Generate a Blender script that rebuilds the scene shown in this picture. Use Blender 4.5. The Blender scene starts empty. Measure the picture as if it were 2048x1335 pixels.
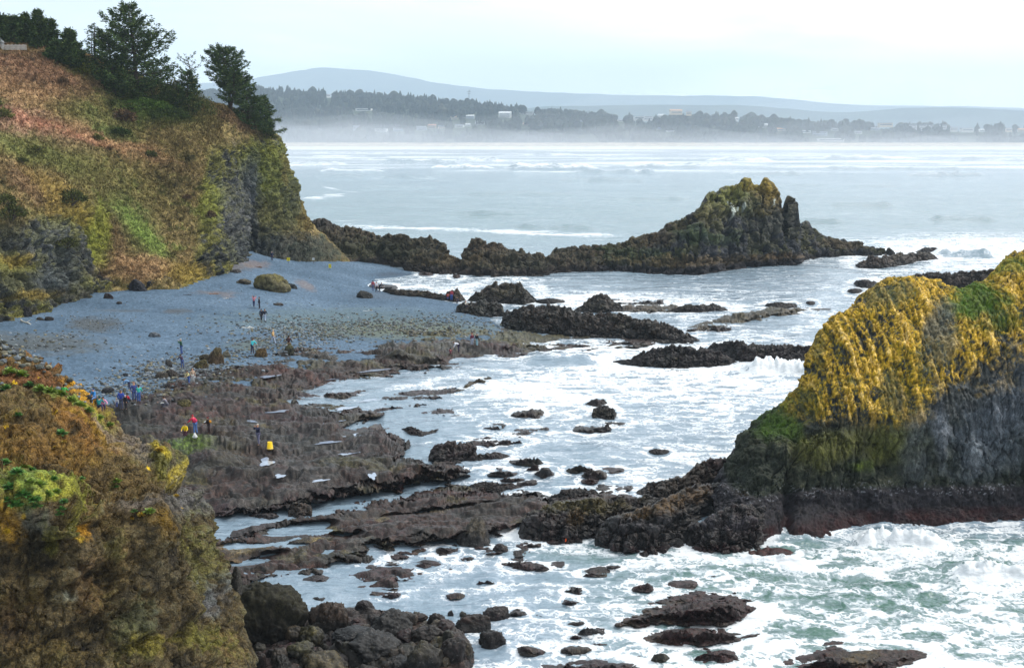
import bpy, bmesh, math, random, time
import numpy as np
from mathutils import Vector, Matrix, noise as mnoise
from mathutils.bvhtree import BVHTree
T0 = time.time()
C = bpy.context.scene
R = math.radians
# ---------------------------------------------------------------- camera
F, CX, CY, HC, VH = 2458.0, 1024.0, 667.5, 28.0, 270.0      # focal length (px of a 2048 px wide frame), centre, eye height (m), horizon row
PITCH = math.atan((CY - VH) / F)
cam_d = bpy.data.cameras.new('camera'); cam = bpy.data.objects.new('camera', cam_d); C.collection.objects.link(cam)
cam_d.sensor_width = 36.0; cam_d.lens = 36.0 * F / 2048.0
cam_d.clip_start = 0.5; cam_d.clip_end = 30000.0
cam.location = (0, 0, HC); cam.rotation_euler = (math.pi / 2 - PITCH, 0, 0)
C.camera = cam
# ---------------------------------------------------------------- sky, sun, exposure
SKY_BACK, SKY_FRONT = .52, 1.52
SUN_EL, SUN_AZ = R(48), R(70)         # azimuth clockwise from +Y (view direction)
w = bpy.data.worlds.new('World'); C.world = w; w.use_nodes = True
nt = w.node_tree; nt.nodes.clear()
def wn(t, **k):
    n = nt.nodes.new(t)
    for a, b in k.items(): setattr(n, a, b)
    return n
sky = wn('ShaderNodeTexSky', sky_type='NISHITA', sun_disc=False, sun_elevation=SUN_EL, sun_rotation=SUN_AZ, air_density=1.0, dust_density=2.0)
bg1 = wn('ShaderNodeBackground'); bg1.inputs[1].default_value = 0.06
nt.links.new(sky.outputs[0], bg1.inputs[0])
tc = wn('ShaderNodeTexCoord')
mp = wn('ShaderNodeMapping'); mp.inputs['Scale'].default_value = (1.0, 1.0, 5.0)
nt.links.new(tc.outputs['Generated'], mp.inputs[0])
nz = wn('ShaderNodeTexNoise'); nz.inputs['Scale'].default_value = 2.6; nz.inputs['Detail'].default_value = 6; nz.inputs['Roughness'].default_value = .55; nz.inputs['Distortion'].default_value = .4
nt.links.new(mp.outputs[0], nz.inputs['Vector'])
sx = wn('ShaderNodeSeparateXYZ'); nt.links.new(tc.outputs['Generated'], sx.inputs[0])
ma = wn('ShaderNodeMath', operation='MULTIPLY_ADD'); ma.inputs[1].default_value = .42; nt.links.new(sx.outputs[0], ma.inputs[0]); nt.links.new(nz.outputs[0], ma.inputs[2])
cr = wn('ShaderNodeValToRGB'); e = cr.color_ramp.elements
e[0].position = .33; e[0].color = (.60, .665, .70, 1); e[1].position = .64; e[1].color = (.97, .985, 1.0, 1)
m = e.new(.47); m.color = (.71, .785, .82, 1)
nt.links.new(ma.outputs[0], cr.inputs[0])
bg2 = wn('ShaderNodeBackground')
dt = wn('ShaderNodeVectorMath', operation='DOT_PRODUCT'); dt.inputs[1].default_value = (.42, .87, .25); nt.links.new(tc.outputs['Generated'], dt.inputs[0])
mr = wn('ShaderNodeMapRange'); mr.inputs[1].default_value = -1; mr.inputs[2].default_value = 1; mr.inputs[3].default_value = SKY_BACK; mr.inputs[4].default_value = SKY_FRONT   # the deck is thinnest towards the sun
nt.links.new(dt.outputs['Value'], mr.inputs[0]); nt.links.new(mr.outputs[0], bg2.inputs[1])
nt.links.new(cr.outputs[0], bg2.inputs[0])
mx = wn('ShaderNodeMixShader'); mx.inputs[0].default_value = .88        # the cloud deck covers most of the blue
nt.links.new(bg1.outputs[0], mx.inputs[1]); nt.links.new(bg2.outputs[0], mx.inputs[2])
wo = wn('ShaderNodeOutputWorld'); nt.links.new(mx.outputs[0], wo.inputs[0])
sd_ = bpy.data.lights.new('sun', 'SUN'); sd_.energy = 1.5; sd_.angle = R(10); sd_.color = (1, .95, .86)
sun = bpy.data.objects.new('sun', sd_); C.collection.objects.link(sun)
sdir = Vector((math.sin(SUN_AZ) * math.cos(SUN_EL), math.cos(SUN_AZ) * math.cos(SUN_EL), math.sin(SUN_EL)))
sun.rotation_euler = sdir.to_track_quat('Z', 'Y').to_euler(); sun.location = (0, 0, 200)
C.view_settings.view_transform = 'Standard'; C.view_settings.look = 'None'
C.view_settings.exposure = 0.52; C.view_settings.gamma = 1.0
C.render.filter_size = 1.05; C.cycles.max_bounces = 5; C.cycles.diffuse_bounces = 2; C.cycles.glossy_bounces = 2; C.cycles.transparent_max_bounces = 4
C.cycles.volume_bounces = 1; C.cycles.use_denoising = True
C.cycles.use_adaptive_sampling = True; C.cycles.adaptive_threshold = .02
# ---------------------------------------------------------------- picture <-> place
_cp, _sp = math.cos(PITCH), math.sin(PITCH)
def ray(u, v):
    a = (np.asarray(u, float) - CX) / F; b = (CY - np.asarray(v, float)) / F
    a, b = np.broadcast_arrays(a, b)
    return np.stack([a, _cp + b * _sp, -_sp + b * _cp], -1)
def W(u, v, d):                      # point on the sight line of (u,v) at forward distance d
    D = ray(u, v); s = np.asarray(d, float) / D[..., 1]
    P = D * s[..., None]; P[..., 2] += HC
    return P
def G(u, v, z):                      # point on the sight line at height z
    D = ray(u, v); s = (np.asarray(z, float) - HC) / np.minimum(D[..., 2], -1e-4)
    P = D * s[..., None]; P[..., 2] += HC
    return P
def proj(P):
    x, y, z = P[..., 0], P[..., 1], P[..., 2] - HC
    dep = np.maximum(y * _cp - z * _sp, .1); up = y * _sp + z * _cp
    return CX + F * x / dep, CY - F * up / dep
# ---------------------------------------------------------------- noise
_rs = np.random.RandomState(7)
_gr = _rs.normal(size=(256, 3)); _gr /= np.linalg.norm(_gr, axis=1)[:, None]; _gr = _gr.astype(np.float32)
_pm = np.concatenate([_rs.permutation(256)] * 3).astype(np.int32)
def gn(p):
    shp = p.shape[:-1]; p = p.reshape(-1, 3).astype(np.float32); out = np.empty(len(p), np.float32)
    for a in range(0, len(p), 200000):
        q = p[a:a + 200000]; i = np.floor(q); f = q - i; i = i.astype(np.int32) & 255
        s = f * f * f * (f * (f * 6 - 15) + 10); r = 0
        for dx in (0, 1):
            wx = s[:, 0] if dx else 1 - s[:, 0]; hx = _pm[(i[:, 0] + dx) & 255]
            for dy in (0, 1):
                wy = wx * (s[:, 1] if dy else 1 - s[:, 1]); hy = _pm[hx + ((i[:, 1] + dy) & 255)]
                for dz in (0, 1):
                    ww = wy * (s[:, 2] if dz else 1 - s[:, 2]); g = _gr[_pm[hy + ((i[:, 2] + dz) & 255)]]
                    r = r + ww * (g[:, 0] * (f[:, 0] - dx) + g[:, 1] * (f[:, 1] - dy) + g[:, 2] * (f[:, 2] - dz))
        out[a:a + 200000] = r * 1.5
    return out.reshape(shp)
def fbm(p, o=4, g=.5, ridge=False):
    p = np.asarray(p); t = 0; a = 1.0; n = 0
    for k in range(o):
        x = gn(p * (2.03 ** k) + 17.3 * k)
        t = t + a * ((1 - 2 * np.abs(x)) if ridge else x); n += a; a *= g
    return t / n * (1.0 if ridge else 1.6)
def worley(p, seed=0):               # F1, F2, random number of the cell
    shp = p.shape[:-1]; p = p.reshape(-1, 3).astype(np.float32)
    o1 = np.empty(len(p), np.float32); o2 = o1.copy(); oc = o1.copy()
    for a in range(0, len(p), 200000):
        q = p[a:a + 200000]; i = np.floor(q).astype(np.int32)
        f1 = np.full(len(q), 9., np.float32); f2 = f1.copy(); cc = np.zeros(len(q), np.float32)
        for dx in (-1, 0, 1):
            for dy in (-1, 0, 1):
                for dz in (-1, 0, 1):
                    c = i + np.array([dx, dy, dz], np.int32)
                    h = (c[:, 0] * 73856093) ^ (c[:, 1] * 19349663) ^ (c[:, 2] * 83492791) ^ (seed * 2654435)
                    h = (h ^ (h >> 13)) * 1274126177
                    r = np.stack([(h & 1023), ((h >> 10) & 1023), ((h >> 20) & 1023)], -1).astype(np.float32) / 1023
                    d = np.sqrt((((c + r) - q) ** 2).sum(-1))
                    n1 = d < f1
                    f2 = np.where(n1, f1, np.minimum(f2, d)); cc = np.where(n1, r[:, 0], cc); f1 = np.where(n1, d, f1)
        o1[a:a + 200000] = f1; o2[a:a + 200000] = f2; oc[a:a + 200000] = cc
    return o1.reshape(shp), o2.reshape(shp), oc.reshape(shp)
def sst(x, a, b):
    t = np.clip((x - a) / (b - a), 0, 1); return t * t * (3 - 2 * t)
def lin(*c):
    c = np.array(c[0] if len(c) == 1 else c, float) / 255
    return np.where(c <= .04045, c / 12.92, ((c + .055) / 1.055) ** 2.4)
def sdf(U, V, poly):                 # signed distance to a polygon, positive inside
    P = np.array(poly, float); Q = np.roll(P, -1, 0); d2 = np.full(U.shape, 1e18); ins = np.zeros(U.shape, bool)
    for (x0, y0), (x1, y1) in zip(P, Q):
        ex, ey = x1 - x0, y1 - y0; wx, wy = U - x0, V - y0
        t = np.clip((wx * ex + wy * ey) / (ex * ex + ey * ey + 1e-9), 0, 1)
        d2 = np.minimum(d2, (wx - ex * t) ** 2 + (wy - ey * t) ** 2)
        if y0 != y1:
            ins ^= ((y0 > V) != (y1 > V)) & (U < (x1 - x0) * (V - y0) / (y1 - y0) + x0)
    d = np.sqrt(d2); return np.where(ins, d, -d)
class RBF:                           # smooth height from a few levelled points
    def __init__(s, pts):
        a = np.array(pts, float); s.p = a[:, :2] * (1, 2.5)
        D = np.linalg.norm(s.p[:, None] - s.p[None], axis=-1); n = len(a)
        A = np.zeros((n + 1, n + 1)); A[:n, :n] = D; A[:n, n] = 1; A[n, :n] = 1
        s.w = np.linalg.solve(A + np.eye(n + 1) * 1e-6, np.append(a[:, 2], 0))
    def __call__(s, U, V):
        r = np.full(U.shape, s.w[-1])
        for (x, y), q in zip(s.p, s.w[:-1]): r = r + q * np.hypot(U - x, V * 2.5 - y)
        return r
# ---------------------------------------------------------------- objects
def tag(o, label=None, cat=None, group=None, kind=None):
    if label: o['label'] = label
    if cat: o['category'] = cat
    if group: o['group'] = group
    if kind: o['kind'] = kind
    return o
def link(name, me, mat=None, parent=None):
    o = bpy.data.objects.new(name, me); C.collection.objects.link(o)
    if mat: me.materials.append(mat)
    if parent: o.parent = parent
    return o
def empty(name, loc, rz=0.0):
    o = bpy.data.objects.new(name, None); C.collection.objects.link(o); o.location = loc; o.rotation_euler.z = rz; return o
def raw_mesh(name, V, Fc, smooth=True, col=None, attrs=None):
    """V [n,3]; Fc list of index arrays (each [m,k])"""
    me = bpy.data.meshes.new(name); V = np.asarray(V, np.float32)
    if not isinstance(Fc, list): Fc = [Fc]
    Fc = [np.asarray(f, np.int32) for f in Fc if len(f)]
    me.vertices.add(len(V)); me.vertices.foreach_set('co', V.ravel())
    nl = sum(f.size for f in Fc); nf = sum(len(f) for f in Fc)
    me.loops.add(nl); me.polygons.add(nf)
    me.loops.foreach_set('vertex_index', np.concatenate([f.ravel() for f in Fc]))
    tot = np.concatenate([np.full(len(f), f.shape[1], np.int32) for f in Fc]); st = np.concatenate([[0], np.cumsum(tot)[:-1]]).astype(np.int32)
    me.polygons.foreach_set('loop_start', st)
    me.update(calc_edges=True)
    me.polygons.foreach_set('use_smooth', np.full(nf, smooth, bool))
    if col is not None:
        a = me.color_attributes.new('Col', 'FLOAT_COLOR', 'POINT')
        a.data.foreach_set('color', np.concatenate([col, np.ones((len(col), 1))], 1).astype(np.float32).ravel())
    for k, x in (attrs or {}).items():
        a = me.attributes.new(k, 'FLOAT', 'POINT'); a.data.foreach_set('value', np.asarray(x, np.float32).ravel())
    me.validate(); return me
def grid_mesh(name, P, keep=None, col=None, attrs=None, flip=False):
    n, m_ = P.shape[:2]; I = np.arange(n * m_, dtype=np.int32).reshape(n, m_)
    q = np.stack([I[:-1, :-1], I[:-1, 1:], I[1:, 1:], I[1:, :-1]], -1).reshape(-1, 4)
    if keep is not None:
        k = (keep[:-1, :-1] | keep[:-1, 1:] | keep[1:, 1:] | keep[1:, :-1]).ravel(); q = q[k]
    if flip: q = q[:, ::-1]
    V = P.reshape(-1, 3)
    used = np.unique(q); mp_ = np.full(len(V), -1, np.int32); mp_[used] = np.arange(len(used))
    c = None if col is None else col.reshape(-1, 3)[used]
    at = {k: x.ravel()[used] for k, x in (attrs or {}).items()}
    return raw_mesh(name, V[used], mp_[q], True, c, at)
def grid_normals(P, toward=None):
    du = np.gradient(P, axis=0); dv = np.gradient(P, axis=1)
    N = np.cross(du, dv); N /= np.linalg.norm(N, axis=-1)[..., None] + 1e-9
    ref = np.array([0, 0, HC]) - P if toward is None else np.broadcast_to(np.array(toward, float), P.shape)
    if (N * ref).sum() < 0: N = -N
    return N
def hermite(Cp, n, axis):            # Catmull-Rom style resampling along one axis
    A = np.moveaxis(Cp, axis, 0); K = len(A)
    seg = np.linalg.norm(np.diff(A, axis=0), axis=-1).reshape(K - 1, -1).mean(1) + 1e-6
    t = np.concatenate([[0], np.cumsum(seg)]); x = np.linspace(0, t[-1], n)
    M = np.zeros_like(A); sh = (-1,) + (1,) * (A.ndim - 1)
    D = np.diff(A, axis=0) / seg.reshape(sh)
    M[0] = D[0]; M[-1] = D[-1]
    if K > 2:
        h0, h1 = seg[:-1].reshape(sh), seg[1:].reshape(sh); M[1:-1] = (D[:-1] * h1 + D[1:] * h0) / (h0 + h1)
    i = np.clip(np.searchsorted(t, x, 'right') - 1, 0, K - 2); h = seg[i]; s = (x - t[i]) / h
    s, h = s.reshape(sh), h.reshape(sh)
    r = (2*s**3 - 3*s**2 + 1) * A[i] + (s**3 - 2*s**2 + s) * h * M[i] + (-2*s**3 + 3*s**2) * A[i+1] + (s**3 - s**2) * h * M[i+1]
    return np.moveaxis(r, 0, axis)
def loft(secs, nu, nv):
    Cp = np.array([[W(*p) for p in s] for s in secs])
    return hermite(hermite(Cp, nv, 1), nu, 0)
def over(col, U, V, Nn, blobs, amp=.5, fine=None):  # ragged patches of colour: (u, v, half width, half height, colour, strength[, slant])
    for b in blobs:
        u, v, a, h, c, k = b[:6]; sl = b[6] if len(b) > 6 else 0
        g = 1 - np.sqrt(((U - u) / a) ** 2 + ((V - v - sl * (U - u)) / h) ** 2)
        m_ = sst(g + amp * Nn + (.45 * fine if fine is not None else 0), -.25, .62) * k
        col = col * (1 - m_[..., None]) + lin(c) * m_[..., None]
    return col
def palette(n, cols):                # n in about -1..1 -> ramp
    n = np.clip(n * .5 + .5, 0, 1); x = np.linspace(0, 1, len(cols)); L = np.array([lin(c) for c in cols])
    return np.stack([np.interp(n, x, L[:, k]) for k in range(3)], -1)
# ---------------------------------------------------------------- materials
class NT:
    def __init__(s, name):
        s.m = bpy.data.materials.new(name); s.m.use_nodes = True; s.t = s.m.node_tree
        s.b = s.t.nodes['Principled BSDF']; s.out = s.t.nodes['Material Output']
    def n(s, ty, **k):
        x = s.t.nodes.new(ty)
        for a, b in k.items(): setattr(x, a, b)
        return x
    def put(s, sock, val):
        if hasattr(val, 'is_linked'): s.t.links.new(val, sock)
        elif isinstance(val, (tuple, list, np.ndarray)): sock.default_value = tuple(val) + ((1,) if len(val) == 3 and len(sock.default_value) == 4 else ())
        else: sock.default_value = val
    def pos(s, sc=(1, 1, 1)):
        g = s.n('ShaderNodeNewGeometry'); mpn = s.n('ShaderNodeMapping'); mpn.inputs['Scale'].default_value = sc
        s.t.links.new(g.outputs['Position'], mpn.inputs[0]); return mpn.outputs[0]
    def noise(s, vec, scale, det=4, rough=.55, dist=0.0):
        x = s.n('ShaderNodeTexNoise'); s.put(x.inputs['Vector'], vec); x.inputs['Scale'].default_value = scale
        x.inputs['Detail'].default_value = det; x.inputs['Roughness'].default_value = rough; x.inputs['Distortion'].default_value = dist; return x.outputs[0]
    def math(s, op, a, b=0.0, c=0.0):
        x = s.n('ShaderNodeMath', operation=op); s.put(x.inputs[0], a); s.put(x.inputs[1], b); s.put(x.inputs[2], c); return x.outputs[0]
    def rng(s, v, a, b, c, d):
        x = s.n('ShaderNodeMapRange'); s.put(x.inputs[0], v); x.interpolation_type = 'SMOOTHSTEP'
        for i, q in enumerate((a, b, c, d)): s.put(x.inputs[i + 1], q)
        return x.outputs[0]
    def mix(s, f, a, b, mode='MIX'):
        x = s.n('ShaderNodeMix', data_type='RGBA', blend_type=mode); s.put(x.inputs[0], f); s.put(x.inputs[6], a); s.put(x.inputs[7], b); return x.outputs[2]
    def attr(s, nm):
        x = s.n('ShaderNodeAttribute'); x.attribute_name = nm; return x
    def bump(s, h, strength, dist):
        x = s.n('ShaderNodeBump'); s.put(x.inputs['Height'], h); x.inputs['Strength'].default_value = strength; x.inputs['Distance'].default_value = dist
        s.t.links.new(x.outputs[0], s.b.inputs['Normal'])
    def base(s, c): s.put(s.b.inputs['Base Color'], c)
def rock_mat(name, fine, contrast=.45, rough=.8, bump=.06, spec=.3, vscale=(1, 1, 1), speck=None, gain=1.0, crack=0):
    M = NT(name); p = M.pos(vscale)
    n1 = M.noise(p, fine, 6, .65, .3); n2 = M.noise(p, fine * 5.1, 4, .7)
    f = M.rng(n1, .32, .68, 1 - contrast, 1 + contrast); g = M.rng(n2, .38, .62, 1 - contrast * .75, 1 + contrast * .75)
    k = M.math('MULTIPLY', M.math('MULTIPLY', f, g), gain)
    cx = M.n('ShaderNodeCombineColor')
    for i in range(3): M.t.links.new(k, cx.inputs[i])
    c = M.mix(1.0, M.attr('Col').outputs[0], cx.outputs[0], 'MULTIPLY')
    if speck:
        vz = M.n('ShaderNodeTexVoronoi'); M.put(vz.inputs['Vector'], p); vz.inputs['Scale'].default_value = speck[0]
        c = M.mix(M.rng(vz.outputs['Distance'], speck[1], speck[1] * .6, 0, speck[3]), c, tuple(speck[2]))
    M.base(c); M.b.inputs['Roughness'].default_value = rough; M.b.inputs['Specular IOR Level'].default_value = spec
    h = M.math('MULTIPLY_ADD', n2, .35, n1)
    if crack:                          # fractured faces: relief only, in the bump
        w_ = M.n('ShaderNodeVectorMath', operation='MULTIPLY_ADD'); M.put(w_.inputs[0], M.noise(p, crack * 1.6, 3)); w_.inputs[1].default_value = (.7, .7, .7); M.put(w_.inputs[2], p)
        for s_, k_ in ((crack, .9), (crack * 2.7, .45)):
            v_ = M.n('ShaderNodeTexVoronoi', feature='DISTANCE_TO_EDGE'); M.put(v_.inputs['Vector'], w_.outputs[0]); v_.inputs['Scale'].default_value = s_
            v2 = M.n('ShaderNodeTexVoronoi'); M.put(v2.inputs['Vector'], w_.outputs[0]); v2.inputs['Scale'].default_value = s_; sp_ = M.n('ShaderNodeSeparateColor'); M.t.links.new(v2.outputs['Color'], sp_.inputs[0])
            h = M.math('MULTIPLY_ADD', M.rng(v_.outputs['Distance'], 0, .10, 0, 1), k_, M.math('MULTIPLY_ADD', sp_.outputs[0], k_ * .8, h))
    M.bump(h, .9, bump); return M.m
def flat_mat(name, c, rough=.8, var=.15, scale=8.0, spec=.3):
    M = NT(name); n = M.noise(M.pos(), scale, 3); f = M.rng(n, .3, .7, 1 - var, 1 + var); cx = M.n('ShaderNodeCombineColor')
    for i in range(3): M.t.links.new(f, cx.inputs[i])
    M.base(M.mix(1.0, tuple(lin(c)) + (1,), cx.outputs[0], 'MULTIPLY')); M.b.inputs['Roughness'].default_value = rough; M.b.inputs['Specular IOR Level'].default_value = spec; return M.m
HAZE, MIST = 1.05e-4, 4.4e-4
BVH_SRC = []                          # ground meshes people and boulders stand on
WH, CR, GY, TN, OR = (232, 232, 230), (226, 212, 190), (176, 184, 194), (206, 188, 166), (196, 148, 124); RG = (132, 138, 148); RW = (220, 222, 224)
TOWN = [('long white house among trees on the upper hill', 726, 222, 40, 6, WH, RW, 'flat', 3420), ('tiny white house high on the left wooded hill', 657, 193, 9, 5, WH, RG, 'gable', 3700), ('pale house near the shore below the left wooded hill', 713, 262, 16, 12, GY, RG, 'gable', 3240), ('white row house above the far beach, left one', 761, 264, 28, 8, WH, RG, 'flat', 3230), ('grey row house right of the left white row house', 796, 263, 22, 8, GY, RG, 'flat', 3230),
     ('grey hipped house in the middle of the lower trees', 843, 261, 24, 10, GY, RG, 'gable', 3230), ('house with an orange roof by the lower trees', 863, 257, 20, 10, TN, OR, 'gable', 3250), ('cream house right of the orange roofed one', 884, 258, 18, 8, CR, RG, 'gable', 3240), ('cream house with a peach roof on the mid slope', 908, 239, 22, 9, CR, (226, 190, 160), 'gable', 3330), ('grey blue house on the mid slope', 940, 238, 20, 10, GY, RW, 'gable', 3330),
     ('white house behind the grey blue one', 918, 255, 22, 7, WH, RG, 'gable', 3270), ('pale house right of the cluster on the slope', 936, 253, 12, 7, WH, RW, 'gable', 3270), ('large pale house with a white front below the ridge', 960, 250, 24, 9, WH, RG, 'gable', 3290), ('big white house with a slanting roof on the ridge', 1009, 235, 30, 14, WH, RW, 'gable', 3400), ('long low white house on the ridge', 1054, 230, 34, 8, WH, RW, 'flat', 3420),
     ('small house with an orange tint on the brown slope', 1051, 251, 13, 6, TN, OR, 'gable', 3270), ('small grey house near the middle of the far slope', 1164, 244, 12, 5, GY, RG, 'gable', 3330), ('pale small house left of the hilltop mansion', 1242, 243, 16, 6, WH, RG, 'gable', 3350), ('long white house left of the hilltop mansion', 1282, 239, 32, 7, WH, RG, 'flat', 3360), ('white cube shaped house below the hilltop mansion', 1297, 240, 22, 9, WH, RW, 'flat', 3330),
     ('tall white house left of the hilltop mansion base', 1322, 238, 14, 11, WH, RW, 'gable', 3340), ('large tan hilltop mansion with an orange roof', 1353, 227, 28, 9, CR, (206, 168, 142), 'gable', 3420), ('small pale annex right of the hilltop mansion', 1378, 229, 12, 8, CR, RG, 'gable', 3420), ('pale house on the bluff face', 1317, 259, 12, 6, GY, RG, 'gable', 3240), ('white house low on the bluff face', 1341, 264, 18, 4, WH, RW, 'flat', 3225),
     ('tiny white house between two tree clumps', 1474, 240, 7, 6, WH, RW, 'gable', 3350), ('white house with a slanting roof on the right slope', 1526, 255, 22, 9, WH, RW, 'gable', 3290), ('pale house with an orange roof coloured as if lit on the right slope', 1562, 262, 22, 7, CR, (232, 176, 130), 'gable', 3260), ('white low building above the right end of the bluff', 1612, 266, 22, 6, WH, RW, 'flat', 3240), ('long white low building near the far water', 1662, 283, 62, 7, WH, RW, 'flat', 3175),  # right slope house: warm light is painted into the orange roof colour
     ('grey building behind the long white low one', 1640, 271, 34, 9, GY, RG, 'flat', 3215), ('pale building with a flat roof at the right', 1670, 262, 16, 7, WH, RG, 'gable', 3240), ('wide tan building left of the apartment blocks', 1772, 252, 32, 7, CR, RG, 'flat', 3320), ('white house right of the apartment blocks', 1908, 261, 16, 8, WH, RG, 'gable', 3260), ('long pale house near the right picture edge', 1936, 262, 28, 7, WH, RG, 'gable', 3260), ('small white house near the right picture edge', 1964, 264, 12, 7, WH, RW, 'gable', 3250),
     ('pale house second from the right picture edge', 2018, 262, 14, 7, CR, RG, 'gable', 3260), ('cream house cut by the right picture edge', 2044, 264, 16, 8, CR, (220, 176, 140), 'gable', 3260), ('grey house high among the trees at the right', 1750, 261, 20, 7, GY, RG, 'gable', 3280), ('white house on the lower slope beside the tan building', 1716, 268, 18, 7, WH, RG, 'gable', 3230)]
# ================================================================ SEA
def water_mat(name, deep, green, foam_on=True):
    M = NT(name); p = M.pos()
    fo = M.attr('foam').outputs['Fac']
    warp = M.noise(M.pos((1, 1, 1)), .9, 3)
    pw = M.n('ShaderNodeVectorMath', operation='MULTIPLY_ADD'); cxyz = M.n('ShaderNodeCombineXYZ')
    M.put(cxyz.inputs[0], warp); M.put(cxyz.inputs[1], M.noise(M.pos((1.2, .8, 1)), 1.1, 3))
    M.t.links.new(cxyz.outputs[0], pw.inputs[0]); pw.inputs[1].default_value = (2.6, 2.6, 0); M.put(pw.inputs[2], M.pos((.55, .8, 0)))
    vo = M.n('ShaderNodeTexVoronoi', feature='DISTANCE_TO_EDGE'); M.put(vo.inputs['Vector'], pw.outputs[0]); vo.inputs['Scale'].default_value = .55
    v2 = M.n('ShaderNodeTexVoronoi', feature='DISTANCE_TO_EDGE'); M.put(v2.inputs['Vector'], pw.outputs[0]); v2.inputs['Scale'].default_value = 1.5
    lace = M.math('MULTIPLY_ADD', M.rng(vo.outputs['Distance'], 0, .34, 1, 0), .6, M.math('MULTIPLY', M.rng(v2.outputs['Distance'], 0, .3, 1, 0), .4))
    big = M.noise(M.pos((.32, .95, 0)), .36, 6, .62, .9); fine = M.noise(M.pos((.55, 1.1, 0)), 2.2, 5, .7)
    n = M.math('MULTIPLY_ADD', lace, .34, M.math('MULTIPLY_ADD', big, .62, M.math('MULTIPLY', fine, .30)))   # about .35 .. .9, middle .62
    th = M.math('MULTIPLY_ADD', fo, -.50, .99)
    a = M.math('SUBTRACT', n, th)
    white = M.rng(a, -.05, .09, 0, 1)
    veil = M.rng(a, -.26, .06, 0, .55)
    c = M.mix(veil, M.mix(M.attr('green').outputs['Fac'], tuple(lin(deep)), tuple(lin(green))), tuple(lin(186, 198, 212)))
    if foam_on: c = M.mix(white, c, (.80, .83, .86))
    M.base(c)
    M.put(M.b.inputs['Roughness'], M.math('MULTIPLY_ADD', white, .5, .13))
    M.b.inputs['IOR'].default_value = 1.33
    h1 = M.noise(M.pos((.6, 1, 1)), .8, 4, .6); h2 = M.noise(M.pos((.7, 1, 1)), 4.0, 4, .65)
    h3 = M.noise(M.pos((.35, 1, 1)), .16, 4, .6); h = M.math('MULTIPLY_ADD', h3, 6.0, M.math('MULTIPLY_ADD', h2, .22, M.math('MULTIPLY_ADD', white, .12, h1))); M.bump(h, .85, .32)
    return M.m
FOOT = []
MSEA = water_mat('sea_water', (128, 148, 164), (74, 112, 98))
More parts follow.
